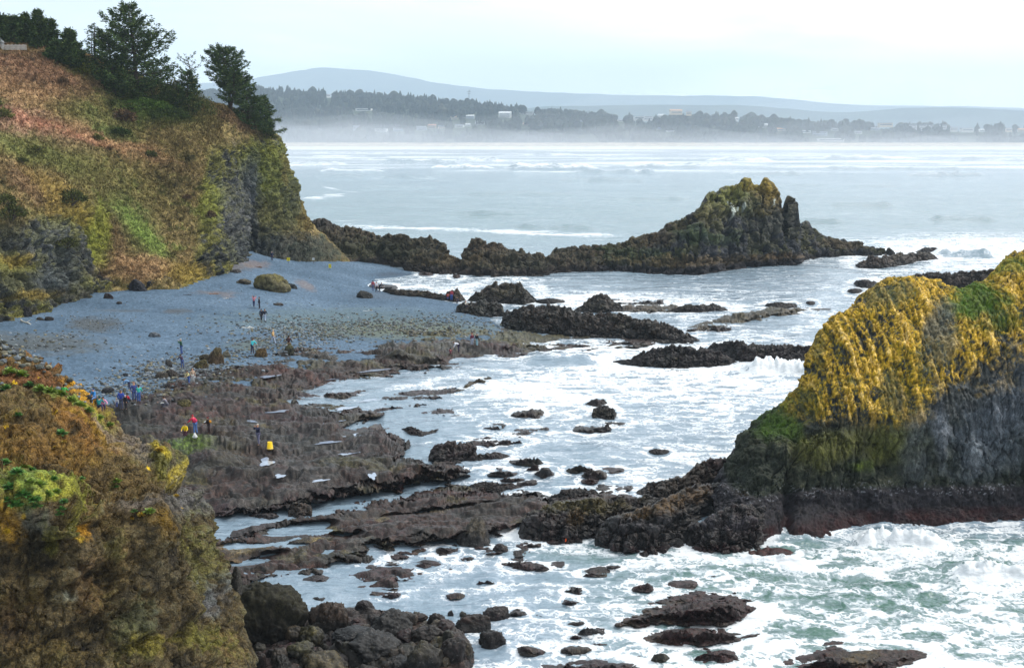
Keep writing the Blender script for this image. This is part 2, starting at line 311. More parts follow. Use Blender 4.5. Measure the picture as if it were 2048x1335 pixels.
def sea():
    rows = [282.6]
    while rows[-1] < 1440: rows.append(rows[-1] + min(1.9, .5 + (rows[-1] - 282) * .012))
    cols = np.concatenate([np.arange(-900, -60, 12), np.arange(-60, 2110, 2.6), np.arange(2110, 3000, 12)])
    U, V = np.meshgrid(cols, np.array(rows)); P = G(U, V, 0); X, Y = P[..., 0], P[..., 1]
    q = P * 1.0; q[..., 2] = 0
    near = sst(Y, 900, 200); mid = sst(Y, 150, 400)
    z = .10 * fbm(q * (.5, .8, 1), 4) * sst(Y, 420, 120) + mid * .55 * fbm(q * (.03, .075, 1) + 4, 4) * sst(Y, 1500, 400) + .22 * near * fbm(q * (.11, .17, 1), 3)
    rough = np.exp(-(((U - 1850) / 420) ** 2 + ((V - 1150) / 130) ** 2)) * (U > 1200)
    z += rough * (.42 * fbm(q * (.28, .42, 1) + 9, 4) + .12 * fbm(q * (1.1, 1.5, 1), 3, .5, True))
    ph = Y / 42 + 2.2 * fbm(q * (.004, .004, 1), 3); z += mid * .45 * np.sin(ph) * (.5 + fbm(q * (.006, .015, 1) + 5, 3)) * sst(Y, 2600, 700)
    foam = np.full(U.shape, .20); wsum = np.full(U.shape, .35); foam *= .35
    for u, v, su, sv, val in FOAM:
        g = np.exp(-.5 * (((U - u) / su) ** 2 + ((V - v) / sv) ** 2)) * 3; foam += g * val; wsum += g
    foam = foam / wsum * .96 + .0
    surf = sst(V, 352, 335); nb = fbm(q * (.0035, .011, 1) + 3, 4)
    foam = foam * (1 - surf) + surf * (.40 + .9 * nb)
    foam = np.maximum(foam, 1.2 * sst(V, 301, 297.5))
    fine = fbm(q * (.01, .04, 1), 4); brk = fbm(q * (.05, .12, 1) + 2, 4)
    foam = foam + .22 * mid * fbm(q * (.012, .03, 1) + 8, 4)
    for u0, u1, v0, v1, wd, val in LINES:       # drawn-out streaks of foam
        t = (U - u0) / (u1 - u0); d = np.abs(V - (v0 + (v1 - v0) * np.clip(t, 0, 1)) + 5 * fine * wd / 5) / wd
        foam = np.maximum(foam, val * sst(d, 1.3, .0) * sst(np.minimum(t, 1 - t), -.02, .12) * (.78 + .6 * brk))
    calm = foam.copy()
    for u, v, a, h in FOOT:                       # wash round the rocks
        r = np.hypot((U - u) / (a + 9), (V - v - .12 * h) / (h + 5)); foam = np.maximum(foam, (calm + .28) * np.exp(-((r - 1.0) / .38) ** 2) * sst(calm, .08, .22))
    for u0, u1, v, hgt, wd, fv in CRESTS:        # standing wave fronts, foam on and behind the crest
        yc = float(G((u0 + u1) / 2, v, 0)[1]); xa, xb = float(G(u0, v, 0)[0]), float(G(u1, v, 0)[0]); L = xb - xa
        yy = Y - yc - .04 * L * np.sin((X - xa) / L * 5) - wd * .8 * fbm(q * (1.5 / wd * .2, .001, 1) + u0, 3)
        e = sst(np.minimum(X - xa, xb - X) / L, 0, .22) * (1 + .5 * fbm(q * (1.2 / wd, 1.2 / wd, 1), 3))
        hgt = hgt * (1.7 if v < 365 else 1.0) * (1 + (.5 * fbm(q * (1.6, 1.6, 1), 3) if wd < 4 else 0))
        z += hgt * e * np.where(yy < 0, np.exp(-(yy / (wd * .45)) ** 2), np.exp(-(yy / wd) ** 2))
        fb = np.exp(-((yy - wd * .9) / (wd * 1.5)) ** 2) if wd > 4 else np.exp(-(yy / (wd * 1.3)) ** 2)
        foam = np.maximum(foam, fv * fb * sst(e, .05, .5))
        if wd > 4: foam = foam * (1 - .9 * e * np.exp(-((yy + wd * .45) / (wd * .42)) ** 2))
    green = .42 * np.exp(-((V - 430) / 90) ** 2) + .95 * sst(U, 1000, 1500) * sst(V, 1040, 1110) + .5 * np.exp(-((U - 1150) / 120) ** 2 - ((V - 1100) / 22) ** 2)
    P[..., 2] = z
    o = link('sea', grid_mesh('sea', P, attrs={'foam': np.clip(foam, 0, 1.3), 'green': np.clip(green, 0, 1)}), MSEA); tag(o, kind='structure'); return o
FOAM = [(700, 480, 160, 25, .25), (1000, 400, 400, 40, .06), (1700, 400, 300, 40, .10), (1920, 500, 130, 16, .95), (1650, 540, 180, 30, .45), (1560, 580, 150, 30, .38),
        (900, 570, 90, 14, .62), (1020, 555, 120, 10, .5), (1250, 560, 150, 14, .18), (1200, 590, 80, 8, .75), (1420, 600, 150, 12, .7), (1550, 665, 120, 30, .28),
        (1500, 760, 200, 40, .78), (1250, 735, 150, 25, .82), (1120, 790, 110, 20, .95), (1350, 830, 200, 50, .62), (900, 745, 120, 15, .35), (700, 770, 90, 14, .2), (850, 810, 80, 20, .12),
        (820, 890, 60, 40, .06), (1150, 880, 120, 30, .38), (1250, 930, 160, 30, .55), (1050, 960, 80, 20, .2), (650, 1010, 200, 25, .05), (520, 1060, 100, 40, .0), (850, 990, 60, 10, .35),
        (680, 1180, 120, 30, .06), (800, 1090, 80, 20, .30), (1000, 1120, 90, 30, .48), (900, 1180, 120, 30, .42), (1150, 1105, 110, 14, .20), (1250, 1150, 160, 30, .58), (1120, 1220, 110, 40, .46), (1100, 1300, 110, 40, .52),
        (1350, 1250, 130, 60, .62), (1600, 1110, 120, 25, .55), (1560, 1220, 150, 50, .66), (1780, 1110, 130, 25, .72), (1960, 1090, 120, 25, .70), (1800, 1180, 150, 35, .56), (1900, 1270, 200, 40, .74), (1650, 1300, 150, 40, .70), (1980, 1150, 90, 30, .6)]
LINES = [(560, 900, 306, 305, 1.6, .9), (980, 1320, 308, 309, 1.8, .95), (1400, 1800, 306, 308, 1.7, .9), (1750, 2100, 312, 313, 1.8, .9), (600, 760, 318, 317, 1.5, .8), (780, 1100, 321, 323, 1.8, .9), (1150, 1420, 317, 318, 1.7, .8), (1480, 1700, 314, 316, 1.6, .8), (930, 1240, 330, 333, 2.6, .95), (1280, 1560, 327, 329, 2.0, .85), (1650, 1960, 328, 330, 2.0, .8), (640, 820, 336, 338, 2.0, .7), (1000, 1330, 343, 345, 2.2, .8), (1760, 2050, 344, 345, 2.0, .6), (700, 880, 355, 357, 2.0, .5), (1350, 1640, 358, 360, 2.0, .5), (640, 1260, 444, 476, 7, .95), (575, 700, 402, 388, 4, .9), (600, 960, 452, 458, 3, .6), (640, 720, 372, 386, 3, .7), (1330, 1480, 576, 580, 5, .6), (600, 780, 438, 440, 2, .5), (1040, 1330, 860, 800, 6, .8), (1180, 1520, 905, 960, 5, .75),
         (830, 1010, 890, 850, 4, .6), (610, 800, 780, 742, 3, .5), (1250, 1400, 1200, 1230, 8, .9), (1000, 1260, 1175, 1150, 6, .7), (1380, 1480, 1290, 1330, 12, .95), (820, 960, 1095, 1085, 4, .8), (960, 1100, 1255, 1290, 8, .8)]
CRESTS = [(600, 800, 314, 2.2, 18, 1.1), (1020, 1240, 312, 2.2, 18, 1.1), (1400, 1560, 322, 2.4, 16, 1.0), (1240, 1420, 335, 2.4, 14, 1.1), (620, 780, 343, 1.6, 11, .9), (1450, 1620, 350, 1.6, 11, .7), (1800, 2000, 352, 1.5, 11, .5), (1100, 1300, 362, 1.4, 10, .3), (700, 900, 376, 1.3, 9, .3), (1250, 1420, 400, 1.2, 8, .2), (1640, 1800, 410, 1.3, 8, .3), (860, 1050, 425, 1.1, 7, .2), (1850, 2000, 440, 1.2, 7, .3), (1000, 1200, 455, 1.0, 6, .2), (560, 700, 328, 1.6, 14, .7), (740, 945, 327, 2.4, 18, .6), (900, 1010, 322, 2.0, 16, .9), (850, 1000, 337, 2.0, 13, 1.1), (985, 1215, 338, 2.6, 16, 1.2), (1140, 1330, 346, 1.9, 13, .8), (1610, 1880, 319, 2.6, 20, 1.2),
          (1640, 1760, 338, 1.6, 12, .5), (1720, 1990, 339, 1.3, 10, .3), (1880, 2200, 322, 2.2, 20, .8), (1300, 1500, 331, 1.6, 14, .9), (900, 1180, 390, 1.0, 8, .1), (1450, 1900, 373, 1.0, 9, .1), (1500, 1700, 445, 1.1, 6, .1), (600, 900, 355, 1.1, 10, .3),
          (1860, 1990, 512, 1.7, 4.5, 1.1), (1480, 1680, 745, 1.5, 3.0, 1.3), (1040, 1200, 722, .7, 4.2, .1), (1700, 1900, 1088, .95, 1.3, 1.3), (1900, 2080, 1160, .8, 1.6, 1.2), (1480, 1640, 1125, .35, 1.0, .9), (1860, 1960, 505, 1.0, 3, 1.2)]
# ================================================================ FAR SHORE
MFOREST = rock_mat('far_conifer_foliage', .05, .35, .95, .3, .1)
def far_shore():
    # wooded land: a heightfield whose ridge heights follow the coast south of the bay
    ridge = [(-600, 4200, 150), (300, 4200, 160), (520, 4100, 172), (640, 4050, 160), (760, 4000, 150), (900, 3900, 126), (1000, 3850, 112), (1100, 3800, 96), (1200, 3750, 82), (1320, 3600, 72), (1450, 3600, 78), (1560, 3600, 66), (1650, 3700, 52), (1760, 3900, 44), (1900, 4000, 40), (2048, 4200, 38), (2700, 4400, 36)]
    front = [(-600, 62), (500, 62), (700, 60), (900, 58), (1100, 60), (1300, 62), (1420, 64), (1500, 60), (1640, 58), (1800, 52), (2048, 46), (2700, 44)]
    us = np.linspace(-600, 2700, 420); ds = np.concatenate([np.linspace(2990, 3320, 26), np.linspace(3340, 5200, 54)])
    U, D = np.meshgrid(us, ds); X = (U - CX) / F * D
    rd = np.interp(U, [r[0] for r in ridge], [r[1] for r in ridge]); rh = np.interp(U, [r[0] for r in ridge], [r[2] for r in ridge]); fh = np.interp(U, [f[0] for f in front], [f[1] for f in front])
    t = np.clip((D - 3170) / (rd - 3170), 0, None)
    h = 7 + (fh * .62) * sst(D, 3170, 3330) + (rh - fh * .62 - 20) * sst(t, .18, 1.0) - 60 * sst(t, 1.05, 2.0)
    h = np.where(D < 3170, -1.0 + 9.5 * sst(D, 3010, 3165), h)
    P = np.stack([X, D, h], -1); P[..., 2] += 6 * fbm(P * (.006, .006, 0), 3) * sst(D, 3180, 3400)
    sandm = sst(D + 25 * fbm(P * (.01, .01, 0), 3), 3192, 3170)
    col = palette(fbm(P * (.02, .02, 0), 3), [(52, 62, 52), (66, 76, 58), (84, 88, 66)]) * (1 - sandm[..., None]) + lin(196, 182, 158) * sandm[..., None]
    o = link('far_shore', grid_mesh('far_shore', P, col=col), MFOREST); tag(o, kind='structure')
    # conifers and broad crowns that read as one wood
    rg = np.random.RandomState(3); N = 23000
    tu = rg.uniform(-300, 2450, N); td = 3185 + 1150 * rg.uniform(0, 1, N) ** 1.15
    iu = np.interp(tu, us, np.arange(len(us))).astype(int); iD = np.clip(np.searchsorted(ds, td), 0, len(ds) - 1)
    th = P[iD, iu, 2]; tx = (tu - CX) / F * td
    dens = fbm(np.stack([tx, td, 0 * tx], -1) * (.008, .008, 0), 3); k = dens > -.5; tx, td, th, tu = tx[k], td[k], th[k], tu[k]; n = len(tx)
    pv = HC; tU, tV = proj(np.stack([tx, td, th], -1)); free = np.ones(n, bool)
    for t in TOWN: free &= ~((np.abs(tU - t[1]) < t[3] / 2 + 3) & (tV > t[2] - 1) & (tV < t[2] + 17))
    tx, td, th, tu = tx[free], td[free], th[free], tu[free]; n = len(tx)
    hh = rg.uniform(10, 27, n) * np.where(rg.uniform(size=n) < .12, 1.35, 1) * np.interp(tu, [1500, 1800], [1, .85]); con = rg.uniform(size=n) < np.interp(tu, [900, 1400], [.8, .45])
    ww = np.where(con, hh * rg.uniform(.16, .24, n), hh * rg.uniform(.32, .5, n)); K = 6
    rings = [(0.05, .75), (.3, 1.0), (.6, .62), (.85, .26)]; ringb = [(0.05, .6), (.35, 1.0), (.7, .95), (.9, .55)]
    V = []
    for r in range(4):
        for j in range(K):
            a = 2 * math.pi * j / K + rg.uniform(-.4, .4, n); rr = np.where(con, rings[r][1], ringb[r][1]) * ww * rg.uniform(.7, 1.25, n); zz = np.where(con, rings[r][0], ringb[r][0]) * hh
            V.append(np.stack([tx + rr * np.cos(a), td + rr * np.sin(a), th + zz + rg.uniform(-.05, .05, n) * hh], -1))
    V.append(np.stack([tx, td, th + hh], -1)); V = np.stack(V, 1)                  # n, 25, 3
    f4 = [(r * K + j, r * K + (j + 1) % K, (r + 1) * K + (j + 1) % K, (r + 1) * K + j) for r in range(3) for j in range(K)]; f3 = [(18 + j, 18 + (j + 1) % K, 24) for j in range(K)]
    off = (np.arange(n) * 25)[:, None, None]
    c1 = palette(rg.normal(size=n) * .5, [(22, 32, 28), (32, 42, 32), (46, 54, 38), (62, 62, 46)])
    me = raw_mesh('far_wood', V.reshape(-1, 3), [(np.array(f4)[None] + off).reshape(-1, 4), (np.array(f3)[None] + off).reshape(-1, 3)], False, np.repeat(c1, 25, 0))
    tag(link('forest', me, MFOREST), 'dark wood of conifers covering the hills beyond the bay', 'forest', kind='stuff')
    # mountains
    MM = rock_mat('far_mountain_woods', .01, .2, .95, .5, .1)
    def mountains(nm, prof, d, wd):
        u = np.linspace(prof[0][0], prof[-1][0], 260); v = np.interp(u, [p[0] for p in prof], [p[1] for p in prof])
        v = np.convolve(np.pad(v, 6, 'edge'), np.ones(13) / 13, 'valid'); zc = HC + (VH - v) / F * d
        t = np.linspace(-1, 1, 50); Z = zc[None] * np.cos(t * math.pi / 2)[:, None] ** 1.2 - 4
        Q = np.stack([np.broadcast_to((u - CX) / F * d, Z.shape), d + t[:, None] * wd + 0 * Z, Z], -1); Q[..., 2] += Q[..., 2] * .025 * fbm(Q * (.003, .003, 0), 4)
        tag(link(nm, grid_mesh(nm, Q, col=palette(fbm(Q * (.004, .004, .01), 4), [(46, 62, 52), (60, 74, 60), (76, 86, 66)])), MM), kind='structure')
    mountains('mountain_ridge', [(-700, 175), (300, 172), (520, 166), (560, 155), (590, 142), (612, 136), (640, 138), (700, 141), (760, 143), (800, 152), (830, 162), (870, 169), (920, 177), (1000, 182), (1100, 187), (1200, 192), (1260, 190), (1340, 196), (1400, 192), (1500, 194), (1580, 199), (1640, 210), (1720, 212), (1800, 213), (1900, 213), (2000, 217), (2100, 220), (2900, 226)], 14000, 1600)
    mountains('near_hills', [(900, 262), (1050, 214), (1250, 210), (1500, 212), (1600, 222), (1700, 226), (1760, 218), (1850, 216), (1900, 214), (1960, 219), (2100, 224), (2900, 232)], 8500, 600)
far_shore_fn = far_shore
# ================================================================ HAZE
def air(name, x0, x1, y0, y1, z0, z1, dens, colr, label):
    bm = bmesh.new(); bmesh.ops.create_cube(bm, size=1)
    for v in bm.verts: v.co = ((x0 + x1) / 2 + v.co.x * (x1 - x0), (y0 + y1) / 2 + v.co.y * (y1 - y0), (z0 + z1) / 2 + v.co.z * (z1 - z0))
    me = bpy.data.meshes.new(name); bm.to_mesh(me); bm.free()
    M = NT(name + '_air'); M.t.nodes.remove(M.b)
    pv = M.n('ShaderNodeVolumePrincipled'); pv.inputs['Color'].default_value = (*colr, 1); pv.inputs['Density'].default_value = dens; pv.inputs['Anisotropy'].default_value = 0.0
    M.t.links.new(pv.outputs[0], M.out.inputs['Volume']); M.m.cycles.homogeneous_volume = True if hasattr(M.m.cycles, 'homogeneous_volume') else True
    o = link(name, me, M.m); tag(o, label, name, kind='stuff'); o.visible_shadow = True; return o
def mist(name, x0, x1, y0, y1, dens, colr, label):
    X, Y = np.meshgrid(np.linspace(x0, x1, 90), np.linspace(y0, y1, 40)); q = np.stack([X, Y, 0 * X], -1)
    ed = sst(np.minimum(np.minimum(X - x0, x1 - X) / 400, np.minimum(Y - y0, y1 - Y) / 250), 0, 1)
    zt = .5 + ed * np.clip(30 + 46 * fbm(q * (.0016, .0012, 0) + 3, 3) + 20 * fbm(q * (.005, .005, 0), 3), 6, 95)
    P = np.stack([X, Y, zt], -1); B = np.stack([X, Y, 0 * zt - 1], -1); n, m_ = X.shape; I = np.arange(n * m_).reshape(n, m_)
    q4 = np.stack([I[:-1, :-1], I[:-1, 1:], I[1:, 1:], I[1:, :-1]], -1).reshape(-1, 4); rim = np.concatenate([I[0, :], I[1:, -1], I[-1, -2::-1], I[-2:0:-1, 0]]); r2 = np.roll(rim, -1)
    me = raw_mesh(name, np.concatenate([P.reshape(-1, 3), B.reshape(-1, 3)]), [q4, q4[:, ::-1] + n * m_, np.stack([rim + n * m_, r2 + n * m_, r2, rim], -1)], False)
    M = NT(name + '_air'); M.t.nodes.remove(M.b); pv = M.n('ShaderNodeVolumePrincipled'); pv.inputs['Color'].default_value = (*colr, 1); pv.inputs['Density'].default_value = dens
    M.t.links.new(pv.outputs[0], M.out.inputs['Volume']); tag(link(name, me, M.m), label, name, kind='stuff')
# ================================================================ HEADLAND
MHEAD = rock_mat('headland_ground', 1.3, .5, .9, .18, .15, gain=1.12, crack=.45)
MROCK = rock_mat('basalt_rock', 1.6, .6, .75, .1, .3, gain=.62)
def headland():
    S = [
     [(-420, 800, 118), (-420, 760, 120), (-420, 560, 126), (-420, 420, 134), (-420, 250, 160), (-420, 40, 205), (-420, 90, 290)],
     [(-190, 740, 136), (-190, 700, 138), (-190, 550, 145), (-190, 420, 152), (-190, 250, 176), (-190, 58, 214), (-190, 100, 290)],
     [(0, 680, 158), (0, 640, 160), (0, 540, 164), (0, 430, 170), (0, 260, 192), (0, 97, 222), (0, 150, 300)],
     [(75, 660, 165), (70, 622, 167), (70, 530, 171), (72, 425, 177), (72, 268, 198), (75, 106, 225), (75, 160, 300)],
     [(130, 640, 174), (128, 602, 176), (128, 500, 180), (130, 420, 185), (130, 270, 204), (142, 127, 228), (145, 175, 300)],
     [(225, 615, 186), (220, 580, 188), (215, 500, 191), (213, 410, 197), (215, 300, 211), (215, 165, 231), (218, 200, 300)],
     [(345, 605, 190), (342, 572, 192), (325, 500, 199), (305, 410, 209), (298, 300, 221), (290, 188, 235), (290, 230, 300)],
     [(428, 590, 204), (424, 553, 206), (420, 480, 209), (408, 390, 213), (398, 300, 223), (388, 212, 238), (385, 255, 300)],
     [(480, 560, 220), (478, 526, 222), (470, 460, 225), (452, 370, 229), (438, 290, 234), (432, 224, 241), (425, 260, 300)],
     [(488, 540, 243), (486, 504, 245), (494, 440, 246), (490, 360, 247), (478, 290, 248), (466, 232, 250), (455, 262, 305)],
     [(545, 550, 245), (541, 516, 247), (532, 440, 250), (525, 370, 252), (516, 310, 254), (508, 252, 256), (490, 275, 305)],
     [(620, 560, 249), (616, 526, 251), (592, 450, 256), (572, 380, 259), (556, 315, 261), (536, 262, 263), (510, 280, 310)],
     [(700, 560, 254), (690, 531, 256), (648, 476, 266), (606, 422, 272), (572, 345, 276), (547, 276, 279), (515, 290, 315)],
     [(640, 560, 290), (630, 520, 295), (600, 470, 312), (560, 420, 320), (530, 345, 322), (510, 285, 322), (480, 300, 345)]]
    P = loft(S, 700, 470); N = grid_normals(P); U, V = proj(P)
    cliff = sst(N[..., 2], .66, .40)
    ln = np.interp(U, [200, 330, 400, 480, 560], [250, 320, 288, 282, 266]); cliff = cliff * sst(V - ln, -14, 22)
    cliff = np.clip(cliff - .9 * sst(1 - np.hypot((U - 285) / 110, (V - 480) / 90), 0, .4), 0, 1)      # the grassy spur that runs down to the beach
    q = P
    gul = fbm(q * (.10, .10, .022), 3, .5, True); qw = q + .7 * np.stack([fbm(q * .4, 3), fbm(q * .4 + 5, 3), fbm(q * .4 + 9, 3)], -1); blk = worley(qw * (.55, .55, .20)); blk2 = worley(qw * (1.3, 1.3, .6), 3)
    big = fbm(q * .07, 3)
    d = cliff * (2.4 * (gul - .5) + 1.3 * (blk[2] - .5) - 1.2 * sst(blk[1] - blk[0], .12, .0) + .7 * (blk2[2] - .5) - .5 * sst(blk2[1] - blk2[0], .12, 0) + 1.3 * (fbm(q * (.45, .45, .12), 5, .6, True) - .5) + .7 * (fbm(q * (.9, .9, .5) + 3, 4, .6, True) - .5)) + .8 * big
    tus = fbm(q * .9, 3); wb = worley(q * (.38, .38, .5) + .3 * tus[..., None], 8); wb2 = worley(q * 1.0 + .3 * tus[..., None], 10); d += (1 - cliff) * (.8 * fbm(q * .16, 3) + .34 * tus + .75 * (.5 - wb[0]) * (wb[2] > .35) + .35 * (.5 - wb2[0]) - .9 * sst(fbm(q * (.06, .06, .02) + 7, 3, .5, True), .82, .97)) + .25 * fbm(q * 1.7, 3)
    edge = sst(P[..., 1], 290, 280); P = P + N * (d * edge)[..., None]
    # colours
    n1 = fbm(q * .10 + 4, 4); n2 = fbm(q * .45, 4); n3 = fbm(q * (1.6, 1.6, 1.0), 3)
    grass = palette(.8 * n2 + .5 * n1 + .5 * n3 + .5 * (wb[2] - .5), [(48, 48, 28), (88, 80, 46), (120, 106, 66), (146, 126, 86), (112, 112, 60), (90, 96, 50)])
    stn = fbm(q * (.9, .9, .12) + 6, 4); rock = palette(.7 * n3 + .4 * n2 + .8 * (blk[2] - .5) + .7 * (blk2[2] - .5) + .6 * stn, [(24, 26, 26), (50, 52, 52), (76, 78, 76), (100, 100, 92), (122, 118, 88)])
    moss = sst(N[..., 2] + .5 * n2 + .45 * n1 + .4 * n3 + .6 * stn, .08, .40)
    moss = moss * (1 - .6 * sst(U, 495, 530) * sst(V, 300, 340)); rock = rock * (1 - .75 * moss[..., None]) + palette(n3, [(84, 84, 30), (112, 110, 42), (140, 136, 58)]) * .75 * moss[..., None]
    c = grass * (1 - cliff[..., None]) + rock * cliff[..., None]
    RED, PINK, TAN, OL, DK, GR, BG, OCH, GY, BR = (122, 88, 72), (166, 128, 110), (158, 126, 92), (100, 98, 54), (58, 56, 36), (84, 100, 50), (112, 132, 62), (144, 124, 58), (84, 90, 96), (98, 78, 54)
    c = over(c, U, V, n1 * .6 + n2 * .5 + n3 * .5, [(60, 140, 190, 60, RED, .75, .25), (40, 185, 140, 30, TAN, .6, .25), (20, 245, 190, 40, PINK, .8, .25), (130, 265, 150, 16, (190, 130, 108), .6, .3), (255, 292, 130, 26, TAN, .8, .35), (150, 215, 60, 20, OL, .7, .2),
        (60, 300, 160, 30, (112, 122, 66), .7, .3), (180, 340, 190, 60, OL, .6, .4), (60, 370, 90, 40, RED, .5, .4), (130, 400, 90, 30, OCH, .6, .7), (230, 240, 80, 22, GR, .5, .3), (300, 215, 130, 34, (72, 96, 40), .85, .2), (165, 145, 60, 14, OL, .8, .3),
        (235, 268, 60, 14, GR, .8, .3), (380, 270, 110, 40, (112, 98, 62), .6), (470, 240, 60, 20, (122, 96, 72), .8, .4), (270, 450, 70, 50, GR, .6, .7), (300, 480, 70, 26, BG, .75, .9), (230, 470, 40, 40, BR, .8, .8), (290, 535, 100, 34, TAN, .8), (200, 470, 24, 70, (122, 128, 44), .7),
        (380, 545, 60, 26, OCH, .8), (430, 400, 30, 50, (120, 124, 52), .7), (350, 350, 50, 40, DK, .4), (535, 340, 60, 70, (116, 122, 50), .65), (540, 430, 40, 40, OL, .6), (606, 425, 14, 60, (136, 108, 52), .6, 1.6), (566, 345, 9, 40, (132, 108, 54), .55, 1.0), (585, 380, 40, 90, (84, 88, 56), .5, 1.2), (505, 380, 24, 70, (78, 84, 98), .7), (480, 420, 40, 90, (84, 86, 88), .6),
        (25, 470, 50, 40, (62, 66, 64), .7), (100, 480, 60, 50, GY, .5), (60, 580, 90, 40, (66, 68, 62), .7), (40, 515, 40, 14, OCH, .6), (75, 590, 60, 12, OCH, .7, -.1), (140, 520, 40, 60, (72, 76, 74), .8), (105, 560, 40, 30, (80, 86, 88), .7), (190, 600, 80, 20, (56, 56, 58), .8), (560, 500, 120, 34, (60, 66, 70), .75), (640, 510, 60, 30, (62, 66, 58), .7)], .55)
    o = link('headland', grid_mesh('headland', P, col=c), MHEAD); tag(o, kind='structure')
    global HEAD; HEAD = (P, N, U, V, cliff, c)
    return o
# ================================================================ GRASS on the slope
def grass_on_slope():
    P, N, U, V, cliff, c = HEAD; rg = np.random.RandomState(5)
    ok = (cliff < .45) & (N[..., 2] > .25) & (U > -60) & (U < 620) & (V > 60) & (V < 575) & (P[..., 1] < 262)
    idx = np.argwhere(ok); idx = idx[rg.randint(0, len(idx), 30000)]
    b = P[idx[:, 0], idx[:, 1]]; col = c[idx[:, 0], idx[:, 1]]; n = len(b); nb = 4
    b = np.repeat(b, nb, 0) + rg.normal(size=(n * nb, 3)) * (.22, .22, .04); col = np.repeat(col * rg.uniform(.75, 1.35, (n, 1)), nb, 0); m_ = n * nb
    a = rg.uniform(0, 6.28, m_); h = rg.uniform(.2, .55, m_); wd = rg.uniform(.05, .14, m_); ln = rg.normal(size=(m_, 2)) * .2
    dx = np.stack([np.cos(a), np.sin(a), 0 * a], -1) * wd[:, None]
    Vv = np.stack([b - dx, b + dx, b + np.stack([ln[:, 0], ln[:, 1], h], -1)], 1).reshape(-1, 3); Vv[:, 2] -= .05
    me = raw_mesh('slope_grass', Vv, np.arange(m_ * 3).reshape(-1, 3), False, np.repeat(col, 3, 0))
    tag(link('grass', me, MHEAD), 'rough tawny and green grass growing over the headland slope', 'grass', kind='stuff')
